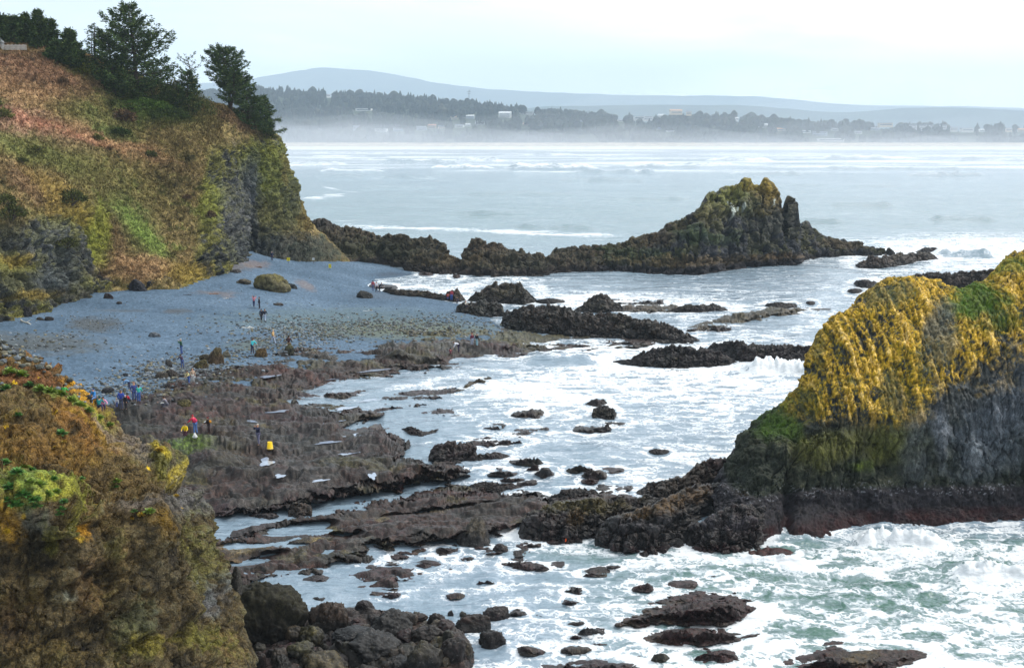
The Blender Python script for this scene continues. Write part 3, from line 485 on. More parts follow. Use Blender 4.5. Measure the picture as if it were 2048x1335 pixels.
# ================================================================ SEA STACK on the right
def sea_stack():
    S = [
     [(1432, 1150, 80), (1432, 1104, 82), (1432, 1050, 84.5), (1432, 1015, 87), (1434, 985, 90), (1436, 968, 93), (1438, 962, 95), (1440, 985, 101)],
     [(1475, 1150, 80), (1475, 1104, 82), (1475, 1040, 84.5), (1475, 985, 87), (1476, 935, 90), (1478, 900, 93), (1480, 890, 95), (1482, 925, 103)],
     [(1520, 1150, 80), (1520, 1106, 82), (1520, 1032, 84.5), (1520, 945, 87.5), (1520, 885, 90.5), (1520, 852, 93), (1522, 838, 95), (1522, 905, 105)],
     [(1570, 1150, 80), (1570, 1104, 82), (1570, 1028, 85.5), (1570, 925, 88), (1572, 865, 90.5), (1575, 828, 93), (1578, 806, 95), (1578, 880, 107)],
     [(1608, 1150, 80.5), (1608, 1100, 82.3), (1608, 1024, 86), (1610, 900, 88.5), (1612, 830, 91), (1612, 780, 94), (1612, 752, 96), (1612, 850, 108)],
     [(1634, 1150, 81), (1634, 1092, 83), (1634, 1022, 86.4), (1634, 885, 88.8), (1632, 785, 91.5), (1628, 715, 95), (1626, 688, 97), (1624, 800, 109)],
     [(1668, 1140, 81.5), (1668, 1084, 84), (1668, 1020, 86.8), (1668, 875, 89), (1668, 755, 91.8), (1666, 670, 95.5), (1664, 640, 98), (1660, 760, 110)],
     [(1710, 1130, 82.5), (1710, 1075, 85), (1710, 1018, 87), (1710, 865, 89.2), (1710, 740, 92), (1710, 635, 96), (1708, 604, 99), (1700, 730, 111)],
     [(1760, 1125, 83), (1760, 1068, 85.8), (1760, 1018, 87.3), (1760, 862, 89.4), (1760, 725, 92.2), (1760, 615, 96.5), (1758, 572, 100), (1750, 700, 112)],
     [(1850, 1120, 83.6), (1850, 1062, 86.2), (1850, 1018, 87.6), (1850, 860, 89.6), (1850, 720, 92.4), (1850, 612, 97), (1850, 566, 100.5), (1840, 690, 113)],
     [(1930, 1115, 84), (1930, 1058, 86.6), (1930, 1018, 87.9), (1930, 858, 89.8), (1930, 720, 92.6), (1930, 620, 97), (1930, 580, 101), (1920, 690, 114)],
     [(1975, 1112, 84), (1975, 1056, 86.8), (1975, 1018, 88), (1975, 856, 90), (1975, 716, 92.8), (1975, 606, 97.5), (1974, 566, 102), (1960, 690, 115)],
     [(2005, 1110, 84), (2005, 1055, 86.9), (2005, 1018, 88), (2005, 854, 90), (2005, 712, 92.8), (2005, 580, 98), (2003, 526, 103), (1990, 680, 116)],
     [(2060, 1110, 84), (2060, 1054, 87), (2060, 1018, 88), (2060, 852, 90), (2060, 708, 92.8), (2060, 560, 98), (2060, 507, 103), (2050, 670, 117)],
     [(2200, 1110, 84), (2200, 1054, 87), (2200, 1018, 88), (2200, 850, 90), (2200, 706, 92.8), (2200, 540, 98), (2200, 490, 103), (2200, 670, 117)],
     [(2420, 1160, 82), (2420, 1120, 84), (2420, 1060, 86), (2420, 900, 90), (2420, 760, 93), (2420, 640, 98), (2420, 620, 103), (2420, 760, 117)]]
    P = loft(S, 760, 560); N = grid_normals(P); U, V = proj(P); q = P
    n1 = fbm(q * .22 + 3, 4); n2 = fbm(q * .8, 4); n3 = fbm(q * 2.6, 3)
    upper = sst(P[..., 2] + .8 * n1, 5.6, 7.4)                 # above the old wave-cut band: columns
    lean = (P[..., 0] - 36) * .18 * np.clip(P[..., 2] / 14, 0, 1)
    qc = np.stack([(P[..., 0] - lean) * 2.5, P[..., 1] * .22, P[..., 2] * .30], -1) + .16 * np.stack([n2 + n3, n1, 2 * n2], -1)
    c1 = worley(qc, 1); qk = q * (4.6, 3.6, 2.6) + .5 * n3[..., None]; c2 = worley(qk, 2)
    strk = fbm(np.stack([(P[..., 0] - lean) * 2.7 + .35 * n3, P[..., 1] * .25 + .2 * n2, P[..., 2] * .34], -1), 4); n4 = fbm(q * 6.5, 2)
    d = .55 * fbm(q * .33, 3) + upper * (.17 * (c1[2] - .5) - .20 * sst(c1[1] - c1[0], .10, 0) + .12 * (c2[2] - .5) + .04 * (c2[2] - .4) + .14 * strk + .22 * (fbm(q * (.5, .5, .35) + 1, 4, .5, True) - .5)) + .07 * n3 + .04 * fbm(q * 7, 2)
    band = sst(P[..., 2], 2.5, 1.9) * sst(P[..., 2], -1.5, .5)
    d += band * (.30 + .28 * (worley(q * (.45, .45, .6), 5)[2] - .3) + .10 * fbm(q * 4, 2))
    wf = worley(q * (.9, .9, .55) + .3 * np.stack([n2, n1, n3], -1), 6); fold = (1 - upper) * (1 - band); d += fold * (.40 * (wf[2] - .5) - .28 * sst(wf[1] - wf[0], .12, 0) + .34 * (fbm(q * (1.3, 1.3, .7), 4, .6, True) - .5) + .55 * (fbm(q * (.34, .34, .10) + 2, 3, .5, True) - .5) + .10 * n2)
    d -= .9 * np.exp(-((U - 1745 - (V - 860) * .35) / 26) ** 2 - ((V - 920) / 60) ** 2) + .8 * np.exp(-((U - 1590 + (V - 900) * .12) / 10) ** 2) * sst(V, 860, 900)
    P = P + N * d[..., None]
    YEL = palette(.5 * n3 + .7 * n4 + 1.0 * strk + .2 * n2 + .5 * (c2[2] - .5) + .4 * (c1[2] - .5), [(40, 44, 22), (86, 82, 24), (134, 116, 24), (172, 138, 32), (202, 164, 62), (226, 194, 120)])
    ROCK = palette(n3 * .9 + .6 * n2, [(28, 32, 36), (46, 50, 50), (66, 70, 70), (92, 98, 106)])
    # lichen: everywhere on the upper part except the lower right
    line = 866 - (U - 1790) * .50; lich = upper * np.where(U > 1780, sst(line - V + 90 * n1 + 60 * n2 + 40 * (c2[2] - .5), -30, 60), 1.0) * sst(872 - V + 60 * n1 + 40 * n2 + 25 * strk, -60, 60)
    lich *= sst(.62 + .30 * n2 + .7 * n3 + .7 * strk + .35 * n1 + .5 * n4, .0, .55)
    c = ROCK * (1 - lich[..., None]) + YEL * lich[..., None]
    dark = fold[..., None]; c = c * (1 - dark) + palette(.7 * n2 + .6 * n3 + .5 * n4 + .5 * (wf[2] - .5), [(22, 26, 22), (36, 42, 34), (50, 54, 42), (74, 74, 60)]) * dark
    c = over(c, U, V, n1 + .5 * n2, [(1560, 850, 60, 40, (62, 88, 20), .85), (1620, 800, 40, 50, (92, 90, 26), .5), (1690, 890, 130, 50, (88, 88, 32), .6), (1800, 890, 90, 40, (84, 88, 40), .5), (1720, 930, 40, 20, (92, 108, 26), .6), (1960, 610, 60, 40, (62, 96, 24), .9), (2000, 640, 60, 40, (72, 92, 30), .75), (2030, 530, 50, 24, (82, 104, 30), .6),
        (1765, 590, 50, 24, (78, 84, 58), .7), (1880, 680, 40, 60, (76, 84, 80), .7), (1880, 640, 30, 40, (84, 88, 84), .6), (1960, 880, 130, 110, (76, 84, 94), .75), (1840, 920, 40, 60, (80, 86, 92), .5), (1950, 900, 14, 60, (120, 126, 132), .6), (2000, 840, 12, 50, (110, 116, 124), .6), (1780, 780, 26, 40, (70, 78, 60), .6), (1700, 760, 30, 16, (112, 104, 36), .6), (1880, 860, 22, 90, (104, 110, 118), .7, .0), (1640, 700, 12, 60, (80, 84, 50), .6), (1520, 960, 60, 60, (40, 46, 38), .7), (1500, 1020, 70, 20, (82, 72, 78), .6), (1450, 1000, 40, 20, (96, 72, 36), .7),
        (2040, 760, 80, 70, (70, 78, 88), .6)], .6)
    bl = np.clip(band * 1.2, 0, 1)[..., None]; c = c * (1 - bl) + palette(n3, [(20, 19, 23), (32, 30, 34), (48, 46, 52)]) * bl
    bs = (fbm(q * 5.5 + 3, 2) > .50) & (P[..., 2] > 1.9 + .4 * n1) & (P[..., 2] < 2.6 + .4 * n2); c = np.where(bs[..., None], c * .6 + lin(140, 142, 150) * .4, c)
    mar = (sst(P[..., 2], 1.05, .5) * (.6 + .6 * n2))[..., None].clip(0, 1); c = c * (1 - mar) + lin(46, 20, 20) * mar
    o = link('sea_stack', grid_mesh('sea_stack', P, col=c), MROCKF); tag(o, 'tall sea stack covered in bright yellow lichen with a black tide band', 'sea stack'); BVH_SRC.append(o)
MROCKF = rock_mat('lichen_basalt', 2.6, .5, .75, .06, .25, vscale=(1.2, 1.2, .5), gain=1.05)
# ================================================================ OUTCROP at the lower left
def outcrop():
    S = [
     [(-260, 1900, 42), (-260, 1335, 46), (-260, 1100, 48), (-260, 970, 49.5), (-260, 870, 53), (-260, 740, 58), (-260, 620, 62), (-260, 720, 76)],
     [(0, 1800, 43), (0, 1335, 46.5), (0, 1130, 48), (0, 1000, 48.8), (0, 915, 52.5), (0, 800, 57), (0, 706, 61), (0, 770, 74)],
     [(60, 1800, 43.5), (60, 1335, 46.7), (60, 1130, 48.2), (60, 1010, 49), (60, 925, 52.5), (60, 820, 57), (60, 733, 61), (62, 790, 73)],
     [(130, 1800, 44), (130, 1335, 47.2), (132, 1140, 48.8), (132, 1040, 49.4), (132, 950, 52.8), (130, 850, 57), (126, 768, 61), (130, 820, 72)],
     [(200, 1800, 45), (200, 1335, 48), (200, 1150, 49.8), (200, 1020, 51.2), (200, 965, 53.6), (192, 890, 57), (188, 815, 61), (190, 860, 71)],
     [(270, 1800, 46), (270, 1335, 48.8), (270, 1160, 50.6), (268, 1030, 52.2), (264, 980, 54.2), (258, 930, 57), (248, 866, 60.5), (250, 910, 70)],
     [(330, 1800, 47), (330, 1335, 50), (328, 1180, 51.8), (324, 1060, 53), (320, 1000, 54.6), (312, 950, 57), (300, 898, 60), (302, 945, 69)],
     [(375, 1800, 48), (378, 1335, 51), (372, 1200, 52.8), (366, 1100, 54), (360, 1030, 55.2), (350, 965, 57), (336, 906, 59.5), (340, 960, 68)],
     [(430, 1800, 49.5), (428, 1335, 52.5), (412, 1225, 54.4), (400, 1140, 55.4), (390, 1070, 56.4), (378, 1010, 58), (362, 965, 59.5), (366, 1000, 67)],
     [(500, 1800, 51), (484, 1335, 54.5), (464, 1250, 56.4), (444, 1175, 57.6), (422, 1110, 58.6), (402, 1055, 59.5), (388, 1002, 60.5), (386, 1040, 67)],
     [(470, 1800, 60), (450, 1335, 63), (430, 1250, 64.5), (410, 1180, 65.5), (390, 1120, 66), (370, 1070, 66.5), (350, 1030, 67), (330, 1060, 72)]]
    P = loft(S, 620, 600); N = grid_normals(P); U, V = proj(P); q = P
    n1 = fbm(q * .16 + 8, 4); n2 = fbm(q * .7 + 2, 4); n3 = fbm(q * 2.8, 3)
    wk = worley(q * (.30, .30, .36) + .35 * np.stack([n2, n1, n2], -1), 4); wl = worley(q * (1.3, 1.3, 1.6) + .4 * np.stack([n2, n3, n1], -1), 9); wm = worley(q * 3.2 + .4 * n3[..., None], 11)
    d = .95 * fbm(q * .20, 3) + .60 * (wk[2] - .5) - .07 * sst(wk[1] - wk[0], .10, 0) + .26 * (wl[2] - .5) - .14 * sst(wl[1] - wl[0], .1, 0) + .04 * (wm[2] - .5) + .20 * n2 + .08 * n3 + .22 * (fbm(q * (.7, .7, .9) + 5, 5, .55, True) - .5)
    tb = P[..., 2] / 1.9 + .35 * n1 + .12 * n2 - .06 * P[..., 0]; fb = tb - np.floor(tb); d += sst(N[..., 2], .75, .45) * (.55 * (1 - fb) * sst(fb, 0, .16) - .25) + .05 * fbm(q * 7, 2)
    d += .5 * np.exp(-((U - 145) / 26) ** 2 - ((V - 1035) / 45) ** 2) + .6 * np.exp(-((U - 305) / 34) ** 2 - ((V - 1050) / 50) ** 2) + .25 * np.exp(-((U - 325) / 20) ** 2 - ((V - 920) / 30) ** 2)
    d -= 1.3 * np.exp(-((V - (952 + (U - 250) * .20) + 8 * n2) / 9) ** 2) * sst(U, 110, 170) * sst(U, 400, 370)       # the bedding crack
    d += 1.1 * sst(V, 930, 985) * sst(V, 1050, 1025) * sst(U, 190, 120); d -= 1.6 * np.exp(-((U - 60) / 70) ** 2 - ((V - 1105) / 50) ** 2) + .9 * np.exp(-((U - 215) / 16) ** 2 - ((V - 1110) / 90) ** 2)
    fade = sst(U, 505, 440) * .6 + .4; P = P + N * (d * fade)[..., None]
    top = sst(N[..., 2] + .25 * n2, .35, .6)
    c = palette(.7 * n2 + .5 * n3 + .5 * (wl[2] - .5) + .5 * (wm[2] - .5), [(34, 30, 24), (54, 48, 34), (76, 65, 42), (80, 74, 54), (94, 94, 88)])
    tp = palette(.8 * n2 + .7 * n3, [(50, 40, 26), (72, 60, 36), (98, 82, 52), (92, 86, 46), (122, 110, 74)]); c = c * (1 - top[..., None]) + tp * top[..., None]
    BG, YL, OR, GY, DK, RB, OLV = (100, 122, 50), (164, 146, 44), (120, 84, 40), (96, 96, 100), (36, 40, 36), (106, 70, 42), (88, 86, 32)
    c = over(c, U, V, n1 * .6 + n2 * .7 + n3 * .7, [(40, 735, 120, 24, RB, .9, .35), (110, 790, 60, 12, BG, .9, .45), (30, 760, 40, 14, BG, .8, .3), (185, 820, 50, 12, (150, 168, 60), .8, .6), (165, 775, 34, 16, (176, 132, 40), .9, .6), (60, 900, 150, 60, (108, 78, 30), .6), (210, 870, 60, 16, YL, .6, .5), (180, 850, 90, 40, (128, 84, 38), .5, .4),
        (60, 985, 110, 40, BG, .75), (120, 995, 60, 30, (150, 148, 52), .7), (150, 1030, 30, 50, OLV, .85), (175, 1060, 20, 20, (160, 116, 30), .8), (270, 890, 80, 26, GY, .55, .5), (325, 930, 22, 26, OLV, .8), (315, 905, 18, 7, YL, .8, .4), (355, 955, 16, 20, YL, .7), (355, 1000, 70, 40, (88, 90, 96), .6), (270, 1010, 60, 30, (84, 82, 86), .55), (305, 1055, 34, 44, (96, 74, 22), .85), (70, 1045, 60, 24, (84, 88, 84), .6),
        (60, 1110, 60, 34, DK, .6), (110, 1090, 20, 40, OLV, .7), (180, 1180, 40, 100, (78, 54, 34), .5), (15, 1060, 26, 60, (130, 100, 34), .8), (30, 1230, 90, 90, (66, 48, 28), .5), (260, 1250, 60, 80, (54, 62, 44), .6), (300, 1150, 80, 50, (60, 56, 44), .5), (400, 1150, 40, 80, (92, 92, 46), .6), (395, 1270, 60, 40, OLV, .7), (300, 1290, 60, 26, (110, 100, 30), .6), (140, 1190, 18, 16, (130, 134, 120), .7), (380, 1080, 20, 60, OLV, .5), (420, 1200, 30, 50, (84, 90, 100), .6), (120, 1300, 110, 60, (78, 66, 34), .5)], .75)
    sp = worley(q * 1.6, 12); spot = sst(sp[0], .26, .16) * (sp[2] > .86) * sst(V, 1150, 1000); c = c * (1 - spot[..., None]) + lin(190, 156, 34) * spot[..., None]
    o = link('rock_outcrop', grid_mesh('rock_outcrop', P, col=c), MOUT); tag(o, 'big brown and mossy rock outcrop with green plants above the tide pools', 'rock outcrop'); BVH_SRC.append(o); return o
MOUT = rock_mat('weathered_outcrop', 3.4, .5, .85, .12, .2, gain=1.22, crack=.9, speck=(4.2, .13, tuple(lin(150, 140, 112)), .5))
# ================================================================ ridges that stand in the sea
def ridge(name, crest, base, depth, back, nu, nv, pw=1.6, jag=0.0):
    cu, cv = np.array(crest, float).T; bu, bv = np.array(base, float).T
    u = np.linspace(cu[0], cu[-1], nu); vc = np.interp(u, cu, cv); vb = np.interp(u, bu, bv)
    if jag:
        q1 = np.stack([u / 22, 0 * u + cu[0], 0 * u], -1); jg = .7 * (worley(q1, 3)[2] - .5) + .5 * fbm(q1 * 2.3, 3) + .4 * (worley(q1 * 2.6, 5)[2] - .5); vc = vc + np.minimum(jag, .35 * np.maximum(vb - vc, 0)) * jg
    B = G(u, vb, 0); dB = B[:, 1]; dep = depth(u) if callable(depth) else depth
    Cr = W(u, vc, dB + dep); zc = Cr[:, 2]
    t = np.linspace(0, 1, nv)[:, None]
    f = np.clip((t - .06) / .66, 0, 1); k = np.clip((t - .72) / .28, 0, 1)
    y = dB + dep * (f ** pw) + back * k; x = B[:, 0] + (Cr[:, 0] - B[:, 0]) * f ** pw
    z = np.where(t < .06, -1.2 * (1 - t / .06), zc * (1 - (1 - f) ** 1.25)) - (zc + 1.5) * k ** 1.5
    return np.stack([np.broadcast_to(x, z.shape), y, z], -1), f
def island():
    crest = [(1165, 500), (1185, 492), (1230, 488), (1250, 480), (1275, 472), (1300, 468), (1330, 452), (1345, 446), (1380, 430), (1395, 414), (1405, 402), (1415, 388), (1428, 376), (1436, 384), (1444, 376), (1455, 372), (1478, 370), (1483, 357), (1494, 356), (1504, 362), (1508, 371), (1522, 370), (1526, 357), (1536, 354), (1547, 362), (1556, 374), (1561, 392), (1565, 420), (1572, 420), (1575, 393), (1583, 390), (1591, 398), (1593, 440), (1600, 452), (1606, 441), (1616, 443), (1628, 456), (1642, 468), (1660, 476), (1690, 484), (1720, 489), (1750, 496), (1776, 502), (1790, 512)]
    base = [(1165, 540), (1200, 543), (1300, 548), (1400, 550), (1455, 540), (1500, 536), (1560, 533), (1598, 532), (1602, 522), (1650, 516), (1700, 513), (1790, 512)]
    dp = lambda u: np.interp(u, [1165, 1300, 1450, 1590, 1680, 1790], [9, 15, 17, 14, 9, 3])
    P, f = ridge('rock_island', crest, base, dp, 14, 620, 240, 1.25, 9); N = grid_normals(P, (0, -1, .4)); U, V = proj(P); q = P
    n1 = fbm(q * .12, 4); n2 = fbm(q * .5, 4); n3 = fbm(q * 1.5, 3)
    hi = sst(P[..., 2], 3.5, 7)
    a = worley(q * (.52, .34, .075) + .2 * n2[..., None], 1); b = worley(q * (.42, .42, .42) + .3 * n2[..., None], 2)
    mid = (f > .01) & (f < .995)
    d = (hi * (2.4 * (a[2] - .45) - 1.7 * sst(a[1] - a[0], .2, 0)) + (1 - hi) * (1.7 * (b[2] - .5) - 1.1 * sst(b[1] - b[0], .2, 0)) + .6 * n2 + .4 * n3) * np.where(mid, 1, .35) * sst(f, 1.0, .86)
    P = P + N * d[..., None]
    c = palette(n3 * .7 + n2 * .5, [(42, 44, 50), (58, 60, 66), (72, 74, 78), (86, 84, 82)])
    gm = sst(n1 + .6 * n2 + N[..., 2] * .6, .1, .5)[..., None] * .75 * sst(V, 540, 500)[..., None]; c = c * (1 - gm) + palette(n3, [(64, 66, 34), (86, 86, 40), (100, 94, 48)]) * gm
    c = over(c, U, V, n2, [(1480, 398, 70, 40, (140, 142, 60), .85), (1540, 385, 40, 40, (176, 146, 46), .85), (1505, 370, 40, 14, (170, 150, 56), .7), (1420, 425, 40, 24, (126, 120, 66), .6), (1535, 430, 90, 60, (54, 56, 64), .6), (1290, 485, 120, 24, (92, 74, 48), .7, -.35), (1250, 512, 120, 22, (60, 76, 40), .8), (1390, 470, 50, 20, (70, 92, 56), .6), (1450, 478, 40, 14, (76, 92, 60), .6), (1380, 520, 200, 12, (112, 92, 56), .7), (1560, 514, 60, 8, (112, 88, 52), .7), (1700, 490, 70, 12, (92, 72, 54), .6)], .6)
    wet = sst(V - np.interp(U, [1165, 1400, 1460, 1600, 1605, 1790], [526, 532, 524, 516, 506, 502]), -3, 3)[..., None] * .85; c = c * (1 - wet) + lin(40, 34, 36) * wet
    gu = (n3 > -.15) & (((np.abs(U - 1457) < 2.2) & (V > 400) & (V < 414)) | ((np.abs(U - 1464) < 2.6) & (V > 400) & (V < 436)) | ((np.abs(U - 1475) < 2.4) & (V > 405) & (V < 424)) | ((np.abs(U - 1486) < 3) & (V > 410) & (V < 422)) | ((np.abs(U - 1549) < 2) & (V > 398) & (V < 410)))
    c = np.where(gu[..., None], lin(205, 214, 205), c)
    o = link('rock_island', grid_mesh('rock_island', P, col=c), MROCK); tag(o, 'rugged rock island with pointed pinnacles rising from the bay', 'rock island')
def low_ridge():
    crest = [(575, 470), (600, 448), (640, 437), (655, 441), (680, 455), (705, 452), (730, 463), (760, 472), (800, 467), (830, 474), (860, 472), (878, 482), (892, 496), (900, 514), (926, 515), (934, 492), (945, 482), (985, 483), (1010, 492), (1040, 500), (1070, 508), (1092, 512), (1110, 496), (1130, 493), (1160, 497), (1185, 490), (1210, 494)]
    base = [(575, 530), (680, 532), (760, 529), (820, 543), (850, 546), (930, 551), (1000, 553), (1090, 552), (1110, 545), (1210, 542)]
    dp = lambda u: np.interp(u, [575, 750, 900, 1210], [16, 15, 13, 10])
    P, f = ridge('rock_ridge', crest, base, dp, 12, 560, 170, 1.2, 9); N = grid_normals(P, (0, -1, .6)); U, V = proj(P); q = P
    n1 = fbm(q * .13, 4); n2 = fbm(q * .5, 4); n3 = fbm(q * 1.6, 3); b = worley(q * (.34, .34, .5) + .3 * n2[..., None], 2)
    d = (1.6 * (b[2] - .5) - .9 * sst(b[1] - b[0], .2, 0) + .8 * n2 + .45 * n3 + .5 * n1) * sst(f, 1.0, .9)
    P = P + N * d[..., None]
    c = palette(n3 * .7 + n2 * .5 + n1 * .4, [(44, 44, 44), (60, 60, 52), (78, 72, 52), (90, 76, 58), (76, 80, 56)])
    c = over(c, U, V, n2, [(720, 500, 120, 24, (66, 72, 44), .6), (900, 520, 80, 16, (92, 76, 46), .6), (970, 495, 50, 10, (94, 76, 56), .7), (1050, 530, 60, 14, (58, 62, 44), .6), (640, 450, 40, 12, (64, 58, 56), .8), (600, 490, 50, 30, (84, 92, 92), .5)], .6)
    wet = sst(P[..., 2] + .6 * n2, 1.8, .9)[..., None] * .8; c = c * (1 - wet) + lin(46, 36, 34) * wet
    o = link('rock_ridge', grid_mesh('rock_ridge', P, col=c), MROCK); tag(o, 'long low brown rock ridge joining the headland cliff to the rock island', 'rock ridge')
# ================================================================ BEACH AND REEF
ZB = RBF([(-150, 660, 3.8), (0, 642, 3.6), (130, 603, 4.0), (340, 572, 4.4), (425, 553, 4.3), (478, 526, 5.0), (487, 503, 5.2), (543, 515, 3.6), (616, 526, 2.1), (690, 531, 1.5), (820, 545, .15), (770, 553, .1), (745, 562, .15), (730, 575, .4), (760, 590, .6),
          (900, 602, .5), (920, 640, .9), (1000, 660, .7), (850, 650, 1.1), (600, 660, 1.6), (450, 700, 1.9), (300, 750, 1.7), (200, 790, 1.5), (60, 740, 2.6), (300, 640, 3.0), (600, 600, 2.6), (1100, 700, .1), (900, 740, 0), (600, 820, 0), (300, 900, 0), (-100, 900, 1), (1200, 640, -.6)])
ZR = RBF([(60, 860, 1.5), (300, 760, 1.7), (450, 705, 1.9), (600, 665, 1.6), (860, 655, 1.2), (1000, 660, .9), (1180, 672, .6), (1380, 684, .5), (1150, 695, .35), (950, 722, .35), (780, 745, .35), (610, 783, .35), (740, 830, .6), (800, 895, 1.1), (800, 912, 1.25), (940, 935, .8), (860, 955, 1.25), (700, 985, 1.3), (560, 1003, 1.4), (400, 1018, 1.4), (500, 900, 1.1), (350, 900, 1.4), (650, 850, .9), (500, 780, 1.1), (200, 1000, 1.4), (700, 700, .9), (850, 700, .8)])
MBEACH = rock_mat('beach_gravel', 2.6, .30, .9, .05, .12, speck=(3.2, .20, tuple(lin(150, 166, 180)), .16), gain=1.02)
MREEF = rock_mat('weedy_reef_rock', 2.0, .75, .5, .12, .4, speck=(4.5, .17, tuple(lin(140, 136, 132)), .4), gain=.43)
def patch(name, poly, zfun, w, step, amp, nz=6.0, seed=0, dip=.8, mat=None, colf=None, relief=None, rag=(46, 11), dome=0.0, pad=26, sdmod=None):
    poly = np.array(poly, float); u0, v0 = poly.min(0) - pad; u1, v1 = poly.max(0) + pad
    V, U = np.meshgrid(np.arange(v0, v1, step), np.arange(u0, u1, step * 1.15), indexing='ij')
    s = sdf(U, V, poly); qn = np.stack([U / rag[0], V / rag[1], np.full(U.shape, seed * 7.7)], -1)
    s = s + nz * fbm(qn, 4) + .35 * nz * fbm(qn * 3.3 + 5, 3)
    if sdmod is not None: s = sdmod(U, V, s)
    pr = sst(s / w, -.35, 1.0); pr = pr * (1 - dome + dome * sst(s / max(s.max(), w * 1.2), 0, .85)) if dome else pr; ze = zfun(U, V) if callable(zfun) else zfun
    zz = ze * pr - dip * sst(s, .0, -12)
    P = G(U, V, zz)
    if relief is not None: P[..., 2] += relief(P, U, V, s) * amp * (.15 + .85 * pr)
    c = colf(P, U, V, s) if colf else None
    return P, c, s > -16
STR = R(9)                             # strike of the rock layers
def reef_relief(P, U, V, s):
    x, y = P[..., 0], P[..., 1]; a = x * math.cos(STR) + y * math.sin(STR); b = -x * math.sin(STR) + y * math.cos(STR); q = np.stack([a, b, 0 * a], -1)
    st = fbm(q * (.05, .26, 1), 4, .5, True) - .55
    wq = q + .8 * np.stack([fbm(q * .5, 3), fbm(q * .5 + 7, 3), 0 * a], -1); kn = worley(wq * (.42, .95, 1), 3); k2 = worley(wq * (1.5, 2.2, 1) + 3, 4)
    kb = worley(wq * (.20, .55, 1) + .2 * st[..., None], 6)
    tt = fbm(q * (.035, .15, 1) + 2, 4) * 5; fl = np.floor(tt); ter = (fl + sst(tt - fl, .38, .62)) / 5
    return .55 * st + 1.1 * ter + .45 * (.55 - kn[0]) + .20 * (.5 - k2[0]) + .30 * fbm(q * (.25, .5, 1), 3) + .13 * fbm(q * 2.4, 3) + .5 * (kb[2] - .5) - .35 * sst(kb[1] - kb[0], .16, 0)
def reef_col(P, U, V, s):
    q = P; n1 = fbm(q * (.10, .16, .3), 4); n2 = fbm(q * (.5, .6, .8) + 4, 4); n3 = fbm(q * 2.2, 3)
    c = palette(.8 * n2 + .5 * n3, [(20, 13, 13), (46, 29, 25), (72, 48, 40), (92, 68, 57), (110, 94, 84)])
    for k, (cc, sh, th) in enumerate([((92, 56, 48), 11, .12), ((98, 92, 48), 23, .15), ((98, 94, 92), 37, .2), ((74, 46, 50), 53, .16), ((46, 46, 40), 71, .1)]):
        m_ = sst(fbm(q * (.16, .22, .3) + sh, 4) + .45 * n2, th, th + .3) * .75; c = c * (1 - m_[..., None]) + palette(n3, [tuple(np.array(cc) * .7), cc, tuple(np.array(cc) * 1.18)]) * m_[..., None]
    return c
R1 = [(120, 860), (190, 815), (245, 790), (300, 765), (345, 745), (430, 732), (520, 712), (560, 700), (620, 672), (700, 664), (780, 655), (860, 648), (940, 652), (1000, 656), (1100, 670), (1200, 674), (1300, 672), (1395, 680), (1340, 688), (1230, 690), (1150, 695), (1060, 706), (1000, 716), (940, 727), (870, 735), (800, 744), (720, 758), (650, 772), (606, 785), (660, 797), (600, 812), (690, 815), (760, 826), (720, 842), (690, 852), (775, 858), (800, 880), (806, 900), (800, 916), (860, 924), (945, 932), (935, 946), (860, 962), (780, 978), (700, 988), (560, 1008), (400, 1024), (250, 1010), (150, 940)]
def beach():
    poly = [(-220, 900), (-220, 600), (100, 560), (330, 520), (440, 480), (520, 478), (700, 512), (778, 532), (822, 545), (800, 551), (768, 555), (748, 562), (732, 572), (765, 586), (830, 594), (890, 604), (930, 612), (985, 640), (1010, 665), (1000, 700), (880, 710), (740, 725), (600, 745), (470, 790), (380, 830), (250, 880), (100, 930)]
    def rel(P, U, V, s): return .30 * fbm(P * (.05, .10, 0), 3) + .12 * fbm(P * (.3, .5, 0), 3) + .035 * fbm(P * 2.5, 3)
    def colf(P, U, V, s):
        n5 = fbm(P * (.03, .16, 0) + 3, 5)
        n1 = fbm(P * (.06, .10, .2), 4) + .5 * n5; n2 = fbm(P * (.5, .7, 1), 4); n3 = fbm(P * 3, 3)
        c = palette(.45 * n1 + .35 * n2 + .4 * n3, [(54, 70, 88), (78, 98, 117), (94, 114, 134), (120, 140, 156)])
        return over(c, U, V, n2 + .4 * n1, [(680, 640, 280, 26, (96, 112, 112), .6), (800, 660, 200, 20, (104, 108, 84), .7), (500, 690, 60, 14, (96, 104, 92), .6), (360, 745, 80, 26, (84, 86, 88), .6), (508, 528, 34, 9, (126, 104, 90), .55), (612, 570, 20, 8, (132, 112, 100), .5, .4), (468, 536, 40, 10, (112, 100, 92), .6), (430, 585, 44, 5, (120, 104, 96), .6), (452, 592, 20, 5, (132, 116, 106), .45),
            (355, 622, 40, 5, (84, 86, 88), .8), (60, 690, 150, 26, (84, 84, 78), .7), (190, 650, 60, 16, (80, 78, 72), .7), (250, 620, 60, 4, (88, 92, 96), .6), (780, 548, 44, 6, (70, 78, 90), .6), (760, 592, 80, 8, (82, 92, 104), .5)], .5)
    P, c, k = patch('beach', poly, ZB, 16, 2.0, 1.0, 3.0, 1, 1.2, colf=colf, relief=rel, pad=20)
    o = link('beach', grid_mesh('beach', P, k, c), MBEACH); tag(o, kind='structure'); BVH_SRC.append(o)
